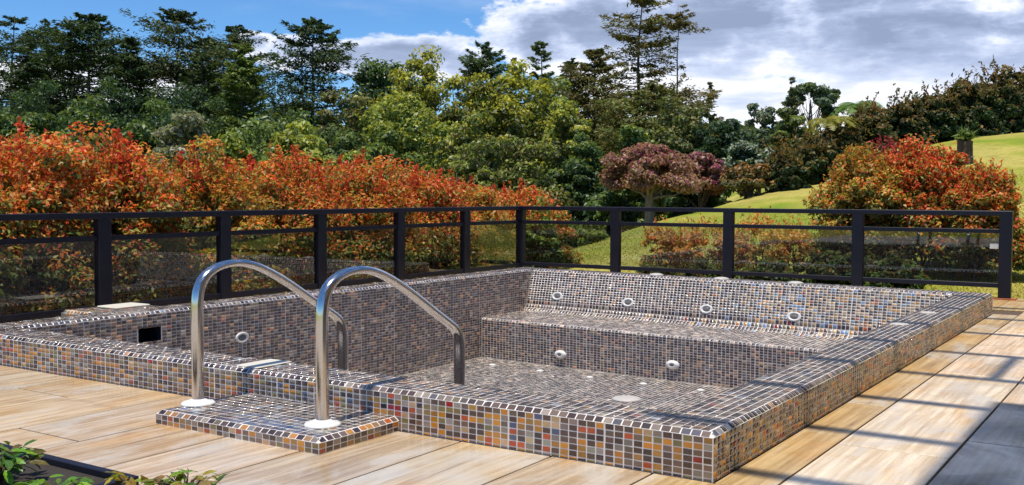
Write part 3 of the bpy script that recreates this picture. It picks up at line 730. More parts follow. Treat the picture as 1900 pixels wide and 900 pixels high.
# ------------------------------------------------------------------ pergola overhead on the right (outside the picture; its rafters shade the deck)
def build_pergola():
    H = 3.7; k = H/SUN[2]; ox, oy = SUN[0]*k, SUN[1]*k            # where a beam must stand for its shade to fall at a spot
    t = empty('house_pergola', (60*U+ox, 60*U+oy, 0)); tag(t, 'house front with a timber pergola on the right shading the deck in bars', 'house')
    def b(nm, x0, x1, y0, y1, z0, z1, mat):
        V, F = box_data(x0-60*U-ox, x1-60*U-ox, y0-60*U-oy, y1-60*U-oy, z0, z1, 0.006); me = mesh_py(nm, V, F, mat); fix_normals(me); return obj(nm, me, t)
    ys = [-16.0, 5.2, 27.0, 48.0, 70.0, 94.0, 122.0, 148.0, 172.0]
    for y in ys: b('rafter', -9*U+ox, 63.4*U+ox, (y-1.05)*U+oy, (y+1.05)*U+oy, H, H+0.10, M['timber'])
    b('beam', 56*U+ox, 59*U+ox, -60*U+oy, 176*U+oy, H-0.16, H-0.004, M['timber'])
    for y in (-50, 55, 160): b('post', 56.2*U+ox, 58.8*U+ox, (y-1.3)*U+oy, (y+1.3)*U+oy, 0.0, H-0.164, M['timber'])
    b('roof_panel', 15.3*U+ox, 67*U+ox, -62*U+oy, 53.5*U+oy, H+0.104, H+0.13, M['roof_sheet'])
    b('house_wall', 64*U+ox, 66*U+ox, -60*U+oy, 330*U+oy, -0.2, H+0.0, M['house'])  # unseen wall, lengthened far back to screen lawn reflections from the fence glass
    for y in (-30, 20, 75, 130): b('shutter', 63.55*U+ox, 63.98*U+ox, (y-12)*U+oy, (y+12)*U+oy, 0.25, 2.3, M['timber'])
    b('purlin', 11.8*U+ox, 13.6*U+ox, 70.9*U+oy, 93.1*U+oy, H+0.01, H+0.09, M['timber'])
build_pergola()

# ------------------------------------------------------------------ foliage
def unit(v): return v/(np.linalg.norm(v, axis=-1, keepdims=True)+1e-9)
def leaves(P, N, length, width, fold=0.25, axis=None):
    """one folded diamond per point: P (n,3), N facing, axis optional long direction"""
    n = len(P); N = unit(N)
    a = rng.normal(size=(n, 3)) if axis is None else axis
    a = unit(a - N*np.sum(a*N, 1)[:, None]); b = np.cross(N, a)
    L = (length*rng.uniform(0.65, 1.3, n))[:, None]; W = (width*rng.uniform(0.7, 1.25, n))[:, None]
    base = P - 0.5*L*a; tip = P + 0.5*L*a - N*L*0.12; l = P + 0.5*W*b + N*fold*W; r = P - 0.5*W*b + N*fold*W
    return np.stack([base, r, tip, l], 1)
def leaf_object(name, quads, cols, mat, parent):
    V = quads.reshape(-1, 3); F = np.arange(len(V)).reshape(-1, 4)
    return obj(name, fast_mesh(name, V, F, mat, cols), parent)
def pick(pal, n, jitter=0.25):
    pal = np.array(pal); c = pal[rng.integers(0, len(pal), n)]
    return c*rng.uniform(1-jitter, 1+jitter, (n, 1))
def sphere(n): return unit(rng.normal(size=(n, 3)))

# leaf colours (real leaf colours, not shading)
G_DARK = [(0.022, 0.045, 0.016), (0.030, 0.058, 0.018), (0.018, 0.036, 0.018)]
G_CYP = [(0.020, 0.040, 0.016), (0.032, 0.056, 0.020), (0.046, 0.060, 0.020), (0.014, 0.028, 0.014)]
G_MID = [(0.056, 0.090, 0.020), (0.074, 0.106, 0.022), (0.044, 0.072, 0.020)]
G_SOFT = [(0.085, 0.118, 0.030), (0.108, 0.138, 0.032), (0.062, 0.090, 0.027)]
G_LIGHT = [(0.130, 0.168, 0.030), (0.165, 0.185, 0.032), (0.100, 0.132, 0.028)]
G_YEL = [(0.210, 0.205, 0.022), (0.170, 0.185, 0.026), (0.240, 0.215, 0.020), (0.120, 0.140, 0.026)]
G_OLIVE = [(0.095, 0.090, 0.030), (0.075, 0.080, 0.028), (0.125, 0.105, 0.036), (0.055, 0.062, 0.026)]
G_BROWN = [(0.120, 0.090, 0.040), (0.090, 0.075, 0.034), (0.070, 0.066, 0.030), (0.145, 0.110, 0.050)]
G_BLUE = [(0.060, 0.090, 0.055), (0.080, 0.110, 0.065), (0.050, 0.075, 0.050)]
G_GREY = [(0.130, 0.140, 0.085), (0.095, 0.110, 0.062), (0.160, 0.150, 0.095)]
RED = [(0.38, 0.055, 0.026), (0.42, 0.085, 0.024), (0.32, 0.035, 0.026), (0.42, 0.12, 0.03)]
ORANGE = [(0.44, 0.15, 0.03), (0.38, 0.115, 0.026), (0.42, 0.20, 0.045), (0.32, 0.08, 0.026)]
AMBER = [(0.30, 0.20, 0.035), (0.24, 0.19, 0.035), (0.36, 0.17, 0.03), (0.19, 0.17, 0.035)]
PINK = [(0.20, 0.095, 0.075), (0.18, 0.11, 0.07), (0.23, 0.11, 0.08), (0.16, 0.11, 0.055)]
MAGENTA = [(0.15, 0.03, 0.07), (0.13, 0.04, 0.06), (0.17, 0.04, 0.08), (0.12, 0.06, 0.05)]
WHITE = [(0.42, 0.44, 0.38), (0.32, 0.35, 0.28), (0.07, 0.10, 0.04), (0.05, 0.085, 0.035)]
RUST = [(0.13, 0.07, 0.025), (0.10, 0.07, 0.024), (0.17, 0.085, 0.03), (0.07, 0.06, 0.022)]

def crown(center, radii, nclump, per, leaf, pal_low, pal_top, top_share=0.5, flat=0.75, clump=0.30, dense=0.35, lower=-0.45, rough=1.0, pal_mid=None, mid_band=0.45):
    """leaf clumps spread through an uneven ellipsoid; new growth (pal_top) sits on the outer upper side of each clump"""
    c = np.array(center); R = np.array(radii, float); Q = []; C = []
    d = sphere(nclump*3); d = d[d[:, 2] > lower][:nclump]
    lump = 0.80 + 0.38*rng.random(len(d))*rough
    rad = (dense + (1-dense)*rng.random(len(d))**0.45)*lump
    cen = c + d*rad[:, None]*R
    cr = clump*(R.mean())*rng.uniform(0.6, 1.25, len(d))
    for k in range(len(d)):
        n = int(per*rng.uniform(0.6, 1.3)); s = sphere(n)
        rr = rng.random(n)**0.40
        P = cen[k] + s*rr[:, None]*cr[k]*np.array([1.15, 1.15, flat])
        N = s*0.9 + np.array([0, 0, 0.55]) + rng.normal(0, 0.55, (n, 3))
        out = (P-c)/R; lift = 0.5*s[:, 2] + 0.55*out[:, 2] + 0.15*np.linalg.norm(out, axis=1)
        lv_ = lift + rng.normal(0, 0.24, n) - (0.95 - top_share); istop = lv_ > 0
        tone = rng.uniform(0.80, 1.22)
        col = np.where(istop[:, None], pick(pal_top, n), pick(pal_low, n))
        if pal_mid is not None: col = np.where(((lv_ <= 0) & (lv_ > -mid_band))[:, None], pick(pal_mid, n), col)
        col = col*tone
        Q.append(leaves(P, N, leaf, leaf*0.52)); C.append(col)
    return np.concatenate(Q), np.concatenate(C), cen
def limbs(base, cen, r0, count, top, mat, parent, name='trunk', stems=1, spread=0.0, lean=(0, 0)):
    base = np.array(base, float); parts = []
    top = np.array(top, float)
    for sidx in range(stems):
        b0 = base + np.array([rng.normal(0, spread), rng.normal(0, spread), -0.15]) if stems > 1 else base + np.array([0, 0, -0.15])
        tgt = top + (rng.normal(0, spread*1.6, 3) if stems > 1 else 0)
        k = np.linspace(0, 1, 9)[:, None]; wob = np.cumsum(rng.normal(0, 0.02*np.linalg.norm(tgt-b0), (9, 3)), 0)*np.array([1, 1, 0.2])
        path = b0 + (tgt-b0)*k + wob*k*(1-k)*2; rad = r0*(1-0.72*k[:, 0]); rad[0] *= 1.35
        parts.append(tube_data(path, rad, 8))
        sel = cen[rng.permutation(len(cen))[:count]]
        for q in sel:
            h = rng.uniform(0.35, 0.95); i = min(int(h*8), 8); st = path[i]; mid = st + (q-st)*0.55 + np.array([0, 0, -0.06*np.linalg.norm(q-st)])
            parts.append(tube_data([st, (st+mid)/2 + rng.normal(0, 0.02, 3), mid, q], [rad[i]*0.55, rad[i]*0.4, rad[i]*0.28, rad[i]*0.1], 5, False))
    V, F = merge(parts); return obj(name, mesh_py(name, V, F, mat, True), parent)

def broad_tree(name, label, cat, px, top, hw, depth, pal_low, pal_top, base=None, group=None, nclump=60, per=190, leaf=0.20, share=0.5, mat='leaf', bark='bark', low_frac=0.30, trunk_r=None, dry=1.0, clump=0.30, stems=1, lower=-0.45, flat=0.75, dense=0.35, offset=0.0):
    """px/top/hw in photograph pixels at the given depth; the tree stands on the ground there"""
    g = place(px, depth); zt = height_at(top, depth); w = hw/FPX*depth
    h = zt - g[2]; zc0 = g[2] + h*low_frac; rz = (zt-zc0)/2*0.93; c = np.array([g[0], g[1], (zt+zc0)/2])
    t = empty(name, tuple(g)); tag(t, label, cat, group)
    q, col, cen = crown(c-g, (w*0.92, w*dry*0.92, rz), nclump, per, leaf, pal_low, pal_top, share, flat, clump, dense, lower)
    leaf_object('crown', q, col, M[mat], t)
    limbs((0, 0, 0), cen, trunk_r or max(0.05, 0.022*h), 9, (0, 0, (zc0-g[2]) + rz*1.1), M[bark], t, 'trunk', stems, w*0.12)
    return t

def conifer(name, label, px, top, hw, depth, pal, profile='cone', levels=26, bpl=7, spray=26, leaf=0.30, group=None, bare=0.10, droop=0.0, up=0.18, lean=0.0, trunk_r=None, gap=0.0, cat='tree'):
    g = place(px, depth); zt = height_at(top, depth); H = zt-g[2]; w = hw/FPX*depth*1.15; spray = int(spray*3.8); levels = int(levels*1.1); leaf *= 0.67
    t = empty(name, tuple(g)); tag(t, label, cat, group)
    wood = []; Q = []; C = []; r0 = trunk_r or 0.016*H
    k = np.linspace(0, 1, 10)[:, None]
    path = np.array([0, 0, -0.15]) + k*np.array([lean*H, lean*0.4*H, H*0.985]) + np.cumsum(rng.normal(0, 0.006*H, (10, 3)), 0)*np.array([1, 1, 0])*k
    wood.append(tube_data(path, r0*(1.05-k[:, 0]), 8))
    tiers = bare + (1-bare)*rng.random(max(4, levels//3))
    for L in range(levels*bpl):
        f = bare + (1-bare)*rng.random()**0.92
        if rng.random() < gap*4: f = tiers[rng.integers(0, len(tiers))] + rng.normal(0, 0.008)       # some branches gather in level tiers
        f = min(max(f, bare), 0.985)
        if profile == 'cone': R = w*(1-f)**0.62*1.08 + 0.05*w
        elif profile == 'flat': R = w*(0.62 + 0.42*math.sin(math.pi*min(1, f*1.05)**1.4))*(1 if f < 0.88 else (1.0-f)*6.2+0.26)
        else: R = w*math.sqrt(max(0.02, 1-(2*f-1)**2))*0.95 + 0.06*w
        p0 = np.array([np.interp(f, k[:, 0], path[:, j]) for j in range(3)]); a0 = rng.uniform(0, 6.28)
        for bnum in range(1):
            a = a0; ln = R*rng.uniform(0.45, 1.15)
            dirn = np.array([math.cos(a), math.sin(a), 0]); uu = up*rng.uniform(0.3, 1.5)
            s = np.linspace(0, 1, 5)[:, None]; br = p0 + dirn*ln*s + np.array([0, 0, 1])*(uu*ln*s*s - droop*ln*s*(1-s))
            wood.append(tube_data(br, r0*0.28*(1.1-s[:, 0])*(1.15-f), 4, False))
            n = int(spray*(0.35+0.65*ln/w)*rng.uniform(0.7, 1.3)) + 3; ss = 0.18 + 0.84*rng.random(n)**0.75
            side = np.array([-dirn[1], dirn[0], 0]); wid = 0.20*ln*(1.15-ss)+0.04*ln
            P = np.stack([np.interp(ss, s[:, 0], br[:, j]) for j in range(3)], 1) + side*(rng.normal(0, 1, n)*wid)[:, None]
            P[:, 2] += rng.normal(0, 0.035*ln+0.02*leaf, n)
            ax = dirn + side*rng.normal(0, 0.6, (n, 1)) + np.array([0, 0, 1])*rng.normal(0.15, 0.25, (n, 1))
            N = np.array([0, 0, 1.0]) + rng.normal(0, 0.45, (n, 3))
            Q.append(leaves(P, N, leaf, leaf*0.34, 0.15, ax)); C.append(pick(pal, n)*rng.uniform(0.8, 1.25))
    leaf_object('crown', np.concatenate(Q), np.concatenate(C), M['needle'], t)
    V, F = merge(wood); obj('trunk', mesh_py('trunk', V, F, M['bark'], True), t)
    return t

def shrub(name, label, px, top, hw, depth, pal_low, pal_top, base_z=None, leaf=0.07, nclump=60, per=260, share=0.5, group=None, ry=1.0, mat='leaf_gloss', low=0.05, stems=5, clump=0.26, xy=None, z_top=None, half=None, cat='shrub', dense=0.45, lower=-0.7, spikes=0, spike_pal=None, pal_mid=None, leaders=0):
    g = place(px, depth) if xy is None else np.array([xy[0], xy[1], float(ground(*xy))])
    zt = height_at(top, depth) if z_top is None else z_top; w = (hw/FPX*depth) if half is None else half
    H = zt-g[2]; t = empty(name, tuple(g)); tag(t, label, cat, group)
    c = np.array([0, 0, H*(0.5+low/2)]); rz = H*(1-low)/2*0.95
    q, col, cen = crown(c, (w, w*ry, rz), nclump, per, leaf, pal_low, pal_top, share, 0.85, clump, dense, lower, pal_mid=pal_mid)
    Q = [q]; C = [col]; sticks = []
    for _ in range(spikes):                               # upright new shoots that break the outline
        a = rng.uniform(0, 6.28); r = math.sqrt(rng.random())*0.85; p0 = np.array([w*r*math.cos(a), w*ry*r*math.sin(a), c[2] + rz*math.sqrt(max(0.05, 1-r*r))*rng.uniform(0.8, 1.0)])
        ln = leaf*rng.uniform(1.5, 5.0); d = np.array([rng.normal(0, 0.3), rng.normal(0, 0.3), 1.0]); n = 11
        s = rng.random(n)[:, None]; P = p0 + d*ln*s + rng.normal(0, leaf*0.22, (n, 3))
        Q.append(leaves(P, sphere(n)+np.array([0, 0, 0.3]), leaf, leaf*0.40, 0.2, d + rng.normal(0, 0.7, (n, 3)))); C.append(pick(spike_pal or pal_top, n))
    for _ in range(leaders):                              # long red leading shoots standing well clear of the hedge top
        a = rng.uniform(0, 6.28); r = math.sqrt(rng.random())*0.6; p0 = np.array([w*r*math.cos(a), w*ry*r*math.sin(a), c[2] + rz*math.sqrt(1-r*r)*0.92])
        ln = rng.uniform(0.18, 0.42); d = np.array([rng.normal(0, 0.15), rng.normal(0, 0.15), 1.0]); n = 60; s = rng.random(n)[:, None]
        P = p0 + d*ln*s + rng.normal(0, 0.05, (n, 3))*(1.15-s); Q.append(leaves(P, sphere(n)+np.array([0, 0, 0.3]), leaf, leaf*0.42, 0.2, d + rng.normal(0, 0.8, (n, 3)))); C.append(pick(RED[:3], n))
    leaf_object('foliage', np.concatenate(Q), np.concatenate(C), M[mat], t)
    limbs((0, 0, 0), cen, max(0.018, 0.012*H), 5, (0, 0, H*0.6), M['bark'], t, 'stems', stems, w*0.18)
    return t

# --- the red-tipped hedge behind the left fence
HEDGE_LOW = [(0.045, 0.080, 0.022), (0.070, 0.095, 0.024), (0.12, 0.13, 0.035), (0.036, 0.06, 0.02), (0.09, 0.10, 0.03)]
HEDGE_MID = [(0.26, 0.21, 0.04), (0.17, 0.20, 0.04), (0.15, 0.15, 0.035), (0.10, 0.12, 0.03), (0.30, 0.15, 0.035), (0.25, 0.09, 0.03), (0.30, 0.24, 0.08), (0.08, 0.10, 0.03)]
def hedge_row():
    rows = [  # y along the fence (units), photograph top row, half length (m), palette, label
        (6, 232, 0.95, RED + ORANGE, 'red tipped hedge shrub at the far left edge, tallest of the row'),
        (30, 252, 0.85, ORANGE + RED[:2], 'orange hedge shrub behind the left fence with a pointed red shoot'),
        (54, 262, 0.85, RED + ORANGE + AMBER[:1], 'red crested hedge shrub behind the second fence post from the left'),
        (80, 296, 0.95, ORANGE + AMBER, 'amber and orange hedge shrub above the far grab rail'),
        (108, 286, 1.0, ORANGE + RED[:2], 'orange red hedge shrub above the nearer grab rail'),
        (136, 304, 1.0, ORANGE + RED[:1], 'bright orange hedge shrub behind the middle of the left fence'),
        (165, 322, 1.0, RED + ORANGE, 'deep red hedge shrub before the fence corner'),
        (192, 346, 0.9, ORANGE + AMBER, 'small amber hedge shrub standing right at the fence corner'),
        (224, 356, 0.95, ORANGE + RED[:1], 'low orange hedge shrub ending the row beyond the fence corner')]
    for (yu, top, half, pal, lab) in rows:
        x, y = (FX-27)*U + rng.normal(0, 0.04), (yu+8)*U
        dep = (np.array([x, y, 0])-CAM)@np.array([-_sy, _cy, 0])
        z = height_at(top, dep)
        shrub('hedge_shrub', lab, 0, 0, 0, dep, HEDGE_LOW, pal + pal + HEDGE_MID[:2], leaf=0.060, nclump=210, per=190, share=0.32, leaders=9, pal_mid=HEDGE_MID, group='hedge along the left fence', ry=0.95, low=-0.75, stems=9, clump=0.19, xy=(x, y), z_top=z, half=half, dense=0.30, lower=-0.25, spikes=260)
hedge_row()

# --- shrubs beyond the back fence
YOUNG = [(0.46, 0.22, 0.06), (0.40, 0.24, 0.07), (0.42, 0.13, 0.045), (0.32, 0.25, 0.07)]
for (px, top, hw, off, sh, lab) in [(1225, 428, 42, 0.75, 0.9, 'thin young shrub with amber leaves behind the second back fence bay'), (1310, 424, 42, 0.8, 0.95, 'thin young shrub with rust red tips beside the middle back fence post'),
                                    (1415, 412, 52, 0.8, 0.9, 'thin young amber shrub between the middle post and the big red bush'),
                                    (1268, 440, 40, 1.3, 0.9, 'small tan shrub in the gap between two thin young shrubs'), (1362, 436, 42, 1.3, 0.9, 'small tan shrub just right of the middle back fence post'), (1470, 425, 44, 1.2, 0.9, 'small amber shrub touching the left flank of the big red bush')]:
    x, y, dep = behind(px, off)
    shrub('young_shrub', lab, px, top, hw, dep, [(0.16, 0.16, 0.05), (0.28, 0.20, 0.06)], YOUNG, leaf=0.06, nclump=46, per=34, share=sh, group='young shrubs behind the back fence', ry=0.6, stems=6, clump=0.26, low=0.12, dense=0.5, spikes=30, xy=(x, y))
for i, (px, top, hw, off, lab) in enumerate([(1225, 492, 46, 0.45, 'low dark green ground shrub under the amber shrub'), (1320, 486, 55, 0.45, 'low dark green ground shrub at the foot of the middle back post'), (1430, 482, 58, 0.45, 'low dark green ground shrub left of the big red bush'),
                                              (1545, 468, 60, 0.5, 'low dark shrub under the left half of the big red bush'), (1645, 474, 60, 0.5, 'low dark shrub under the right half of the big red bush')]):
    x, y, dep = behind(px, off)
    shrub('low_shrub', lab, px, top, hw, dep, G_DARK+G_MID, G_MID+RUST[:2], leaf=0.07, nclump=60, per=110, share=0.45, group='low shrubs behind the back fence', ry=0.5, stems=4, clump=0.3, low=-0.5, lower=-0.3, xy=(x, y))
for (px, top, hw, off, share, pal, lab) in [(1604, 282, 84, 2.0, 0.74, ORANGE+AMBER[:2], 'big amber leaved bush on the lawn, left part of the red bush group'), (1712, 276, 92, 2.2, 0.86, RED+RED+ORANGE[:2], 'big bush with vivid red crown on the lawn below the stump'), (1822, 315, 68, 1.9, 0.80, ORANGE+RED+AMBER[:1], 'orange bush ending the red group by the fence end post')]:
    x, y, dep = behind(px, off)
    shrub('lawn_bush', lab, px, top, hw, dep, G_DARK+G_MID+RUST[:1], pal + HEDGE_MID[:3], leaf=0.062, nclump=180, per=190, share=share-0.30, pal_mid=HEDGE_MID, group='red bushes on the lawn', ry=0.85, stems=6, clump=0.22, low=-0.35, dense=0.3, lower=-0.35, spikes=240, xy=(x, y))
shrub('crimson_shrub', 'small crimson shrub peeping over the amber bush in front of the dark hedge', 1636, 270, 50, 17.5, G_DARK+[(0.12, 0.02, 0.03)], [(0.22, 0.018, 0.028), (0.16, 0.02, 0.03), (0.27, 0.035, 0.028), (0.06, 0.04, 0.025)], leaf=0.075, nclump=70, per=80, share=0.5, ry=0.9, clump=0.24, dense=0.2, spikes=60)
for (px, top, hw, off, lab) in [(1005, 402, 30, 0.8, 'loose green shrub just beyond the fence corner'), (1085, 428, 46, 5.2, 'spreading green shrub on the lawn edge right of the fence corner')]:
    x, y, dep = behind(px, off)
    shrub('corner_shrub', lab, px, top, hw, dep, G_MID+G_DARK, G_LIGHT, leaf=0.095, nclump=50, per=70, share=0.55, group='green shrubs at the lawn edge', ry=0.8, stems=5, clump=0.3, low=0.0, lower=-0.8, spikes=10, xy=(x, y))

# --- the dark hedge climbing the hill on the right
hill = [(1452, 285, 40, 25.5), (1505, 258, 45, 26.5), (1560, 232, 48, 27.5), (1612, 200, 46, 28.5), (1668, 185, 48, 29.0), (1728, 172, 50, 29.2), (1790, 152, 52, 29.4), (1850, 136, 52, 29.6), (1912, 122, 54, 29.8), (1980, 112, 56, 30.0)]
names = ['lowest shrub of the dark hill hedge, beside the white flowering shrub', 'dark hill hedge shrub, second from its low end', 'dark hill hedge shrub under the yellow tree fern', 'dark hill hedge shrub with orange top right of the tree fern', 'dark hill hedge shrub above the crimson shrub',
         'dark hill hedge shrub left of the stump', 'tall dark hill hedge shrub right behind the stump', 'tall olive topped hill hedge shrub right of the stump', 'tallest dark hedge shrub in view at the right edge', 'dark hedge shrub cut by the right edge of the picture']
for (px, top, hw, dep), lab in zip(hill, names):
    shrub('hill_hedge_shrub', lab, px, top, hw, dep, G_DARK+[(0.04, 0.045, 0.018)], RUST+G_OLIVE, leaf=0.13, nclump=100, per=140, share=0.34, group='dark hedge on the hill', ry=0.8, stems=4, clump=0.24, low=-0.5, dense=0.3, lower=-0.4, spikes=40)

# --- pink and white shrubs at the lawn's far edge
broad_tree('pink_tree', 'spreading pink brown small tree with a pale forked trunk at the lawn edge', 'tree', 1205, 268, 86, 24.5, PINK+G_BROWN[:1], PINK+MAGENTA[:1], nclump=100, per=200, leaf=0.10, share=0.6, bark='bark_pale', low_frac=0.36, trunk_r=0.17, clump=0.24, lower=-0.5)
broad_tree('magenta_shrub', 'magenta flowering shrub right of the pink tree', 'shrub', 1295, 276, 46, 26.0, PINK+G_BROWN[:1], MAGENTA+PINK, nclump=60, per=130, leaf=0.13, share=0.75, low_frac=0.1, clump=0.28, stems=3)
broad_tree('brown_shrub', 'rusty brown shrub on the bank between the magenta shrub and the hedge', 'shrub', 1385, 305, 48, 25.5, G_OLIVE, RUST+[(0.22, 0.11, 0.035)], nclump=50, per=120, leaf=0.13, share=0.6, low_frac=0.05, clump=0.3, stems=3)
broad_tree('white_flower_shrub', 'dark shrub covered in silvery white flowers behind the brown shrub', 'shrub', 1388, 262, 54, 28.5, G_DARK, [(0.20, 0.22, 0.18), (0.26, 0.28, 0.24), (0.05, 0.08, 0.035), (0.07, 0.10, 0.05)], nclump=60, per=130, leaf=0.13, share=0.5, low_frac=0.05, clump=0.26, stems=3)
broad_tree('bank_shrub', 'dark green shrub in the shade under the pink tree', 'shrub', 1130, 330, 52, 25.5, G_DARK, G_MID, nclump=50, per=120, leaf=0.14, share=0.4, low_frac=0.0, clump=0.3, stems=3)
broad_tree('bank_shrub', 'dark green shrub filling the gap right of the pale trunk', 'shrub', 1290, 345, 56, 27.0, G_DARK, G_MID, nclump=50, per=120, leaf=0.14, share=0.35, low_frac=0.0, clump=0.3, stems=3)

# --- the middle wood
mid = [ # label, px, top, half width, depth, low, top palette, share, nclump, per, leaf, low_frac
 ('yellow green domed tree in the middle, left of the round one', 775, 118, 112, 40, G_OLIVE+G_MID, G_YEL, 0.60, 75, 150, 0.24, 0.25),
 ('round yellow green tree in the middle of the wood', 945, 126, 112, 38, G_OLIVE+G_MID, G_YEL, 0.66, 85, 150, 0.22, 0.25),
 ('olive yellow tree closing the gap between the two yellow domes', 862, 140, 80, 37, G_OLIVE+G_MID, G_YEL+G_OLIVE[:1], 0.6, 65, 150, 0.22, 0.2),
 ('mid green tree behind the narrow yellow tree', 1020, 150, 70, 40, G_MID+G_OLIVE, G_SOFT+G_LIGHT, 0.5, 60, 140, 0.22, 0.2),
 ('light green tree in front of the left yellow tree', 765, 178, 108, 33, G_MID+G_SOFT, G_LIGHT+G_YEL[:1], 0.60, 85, 150, 0.20, 0.2),
 ('narrow yellow tree right of the round one', 1045, 178, 52, 33, G_OLIVE+G_MID, G_YEL+G_LIGHT[:1], 0.6, 60, 130, 0.20, 0.2),
 ('olive brown bushy tree left of the yellow trees', 630, 165, 76, 36, G_OLIVE+G_DARK, G_OLIVE+G_YEL[3:], 0.5, 60, 140, 0.22, 0.2),
 ('dark green spreading tree below the left yellow tree', 700, 235, 90, 29, G_DARK+G_MID, G_MID+G_LIGHT, 0.55, 70, 140, 0.18, 0.1),
 ('deep green tree below the round yellow tree', 870, 210, 90, 30, G_OLIVE+G_MID, G_YEL+G_OLIVE[:1]+G_MID, 0.55, 70, 150, 0.18, 0.1),
 ('mixed green and olive tree low in the middle', 985, 248, 80, 27, G_MID+G_OLIVE, G_LIGHT+G_OLIVE, 0.55, 70, 140, 0.16, 0.08),
 ('pale olive tree above the end of the orange hedge', 880, 262, 60, 24, G_MID+G_OLIVE, G_LIGHT+G_OLIVE[:2], 0.5, 60, 130, 0.15, 0.05),
 ('dark undergrowth tree left of the pink tree', 1075, 250, 60, 29, G_DARK, G_MID+G_SOFT[:1], 0.4, 65, 140, 0.17, 0.05),
 ('bright green leafy tree in front of the tall brown pine', 1160, 215, 55, 31, G_DARK+G_MID, G_LIGHT+G_MID, 0.45, 55, 130, 0.18, 0.1),
 ('dark glossy tree above the white flowering shrub', 1345, 198, 58, 33, G_DARK, G_DARK+G_BLUE[:1], 0.45, 65, 130, 0.20, 0.1),
 ('olive green tree between the tall pine and the glossy tree', 1265, 188, 62, 34, G_DARK+G_OLIVE, G_SOFT+G_OLIVE, 0.5, 65, 140, 0.19, 0.1),
 ('grey green thin tree left of the slender pair', 1408, 192, 40, 40, G_BLUE, G_GREY+G_BLUE, 0.5, 45, 90, 0.22, 0.15),
 ('green bushy tree under the slender pair', 1470, 205, 50, 36, G_MID+G_OLIVE, G_SOFT+G_YEL[3:], 0.5, 55, 120, 0.20, 0.05),
]
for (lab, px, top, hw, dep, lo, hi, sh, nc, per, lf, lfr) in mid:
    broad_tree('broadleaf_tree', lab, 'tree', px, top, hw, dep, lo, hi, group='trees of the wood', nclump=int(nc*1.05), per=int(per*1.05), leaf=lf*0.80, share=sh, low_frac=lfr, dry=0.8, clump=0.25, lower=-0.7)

# --- shrubs between the hedge and the wood on the left
leftsh = [
 ('dark green bush behind the red hedge at the left edge', 40, 175, 85, 22, G_DARK+G_MID, G_MID, 0.45),
 ('deep green bush above the pointed red shoot', 160, 185, 85, 21, G_DARK+G_MID, G_MID+G_SOFT[:1], 0.5),
 ('fresh green bush in the dip between the red crests', 285, 172, 65, 24, G_DARK+G_MID, G_MID, 0.5),
 ('grey green bush under the conical tree', 330, 222, 75, 19, G_MID+G_GREY, G_GREY, 0.55),
 ('soft green bush right under the conical tree', 470, 190, 90, 24, G_MID, G_SOFT, 0.55),
 ('light green bush behind the amber hedge', 420, 240, 70, 18, G_MID+G_LIGHT, G_LIGHT, 0.6),
 ('yellow green bush behind the orange red hedge', 545, 232, 80, 19, G_MID+G_LIGHT, G_LIGHT+G_YEL[:1], 0.6),
 ('dark bush in the gap between the conical tree and the ragged pine', 545, 172, 60, 30, G_DARK+G_MID, G_MID, 0.4),
 ('shady dark bush below the densest cypress', 205, 150, 80, 34, G_DARK, G_DARK+G_MID[:1], 0.35),
 ('shady dark bush below the left edge cypresses', 70, 155, 90, 34, G_DARK, G_DARK+G_MID[:1], 0.35),
 ('shady dark bush below the tall open cypress', 350, 150, 90, 34, G_DARK, G_DARK+G_MID[:1], 0.35),
 ('mid green bush left of the spreading dark tree', 610, 215, 70, 24, G_DARK+G_MID, G_SOFT, 0.5),
 ('low pale green bush above the bright orange hedge', 640, 262, 50, 17.5, G_MID, G_LIGHT, 0.6)]
for (lab, px, top, hw, dep, lo, hi, sh) in leftsh:
    broad_tree('bush', lab, 'bush', px, top, hw, dep, lo, hi, group='bushes behind the left hedge', nclump=70, per=145, leaf=0.12, share=sh, low_frac=0.0, dry=0.8, clump=0.26, lower=-0.6, stems=3)

# --- conifers and far trees
conifer('cypress_tree', 'dark layered cypress cut by the left edge', 22, 20, 105, 50, G_CYP, 'flat', 22, 7, 26, 0.36, 'dark cypresses on the left', gap=0.05)
conifer('cypress_tree', 'slim dark cypress next to the one at the left edge', 82, 26, 62, 54, G_CYP, 'flat', 24, 7, 26, 0.34, 'dark cypresses on the left')
conifer('cypress_tree', 'broad dark cypress, third from the left, densest of the row', 172, 18, 100, 48, G_CYP, 'flat', 32, 8, 24, 0.38, 'dark cypresses on the left')
conifer('cypress_tree', 'tall open cypress with flat tiers and a bare trunk', 322, 12, 118, 50, G_CYP+G_OLIVE[:1], 'flat', 28, 8, 26, 0.36, 'dark cypresses on the left', gap=0.08, up=0.28)
conifer('cypress_tree', 'dark cypress behind the tip of the conical tree', 445, 38, 78, 54, G_CYP, 'flat', 24, 7, 26, 0.34, 'dark cypresses on the left')
conifer('cypress_tree', 'lower dark cypress filling the gap beside the densest one', 245, 60, 95, 46, G_CYP, 'cone', 24, 7, 28, 0.34, 'dark cypresses on the left')
conifer('cypress_tree', 'lower dark cypress at the foot of the left edge pair', 60, 105, 110, 44, G_CYP, 'cone', 22, 7, 28, 0.34, 'dark cypresses on the left')
conifer('cypress_tree', 'lower dark cypress below the tall open one', 375, 95, 105, 45, G_CYP, 'cone', 22, 7, 28, 0.34, 'dark cypresses on the left')
conifer('cypress_tree', 'dark cypress between the slim one and the densest one', 128, 52, 85, 52, G_CYP, 'flat', 22, 7, 20, 0.38, 'dark cypresses on the left')
conifer('cypress_tree', 'dark cypress right of the tall open one', 395, 62, 85, 52, G_CYP, 'flat', 22, 7, 20, 0.38, 'dark cypresses on the left')
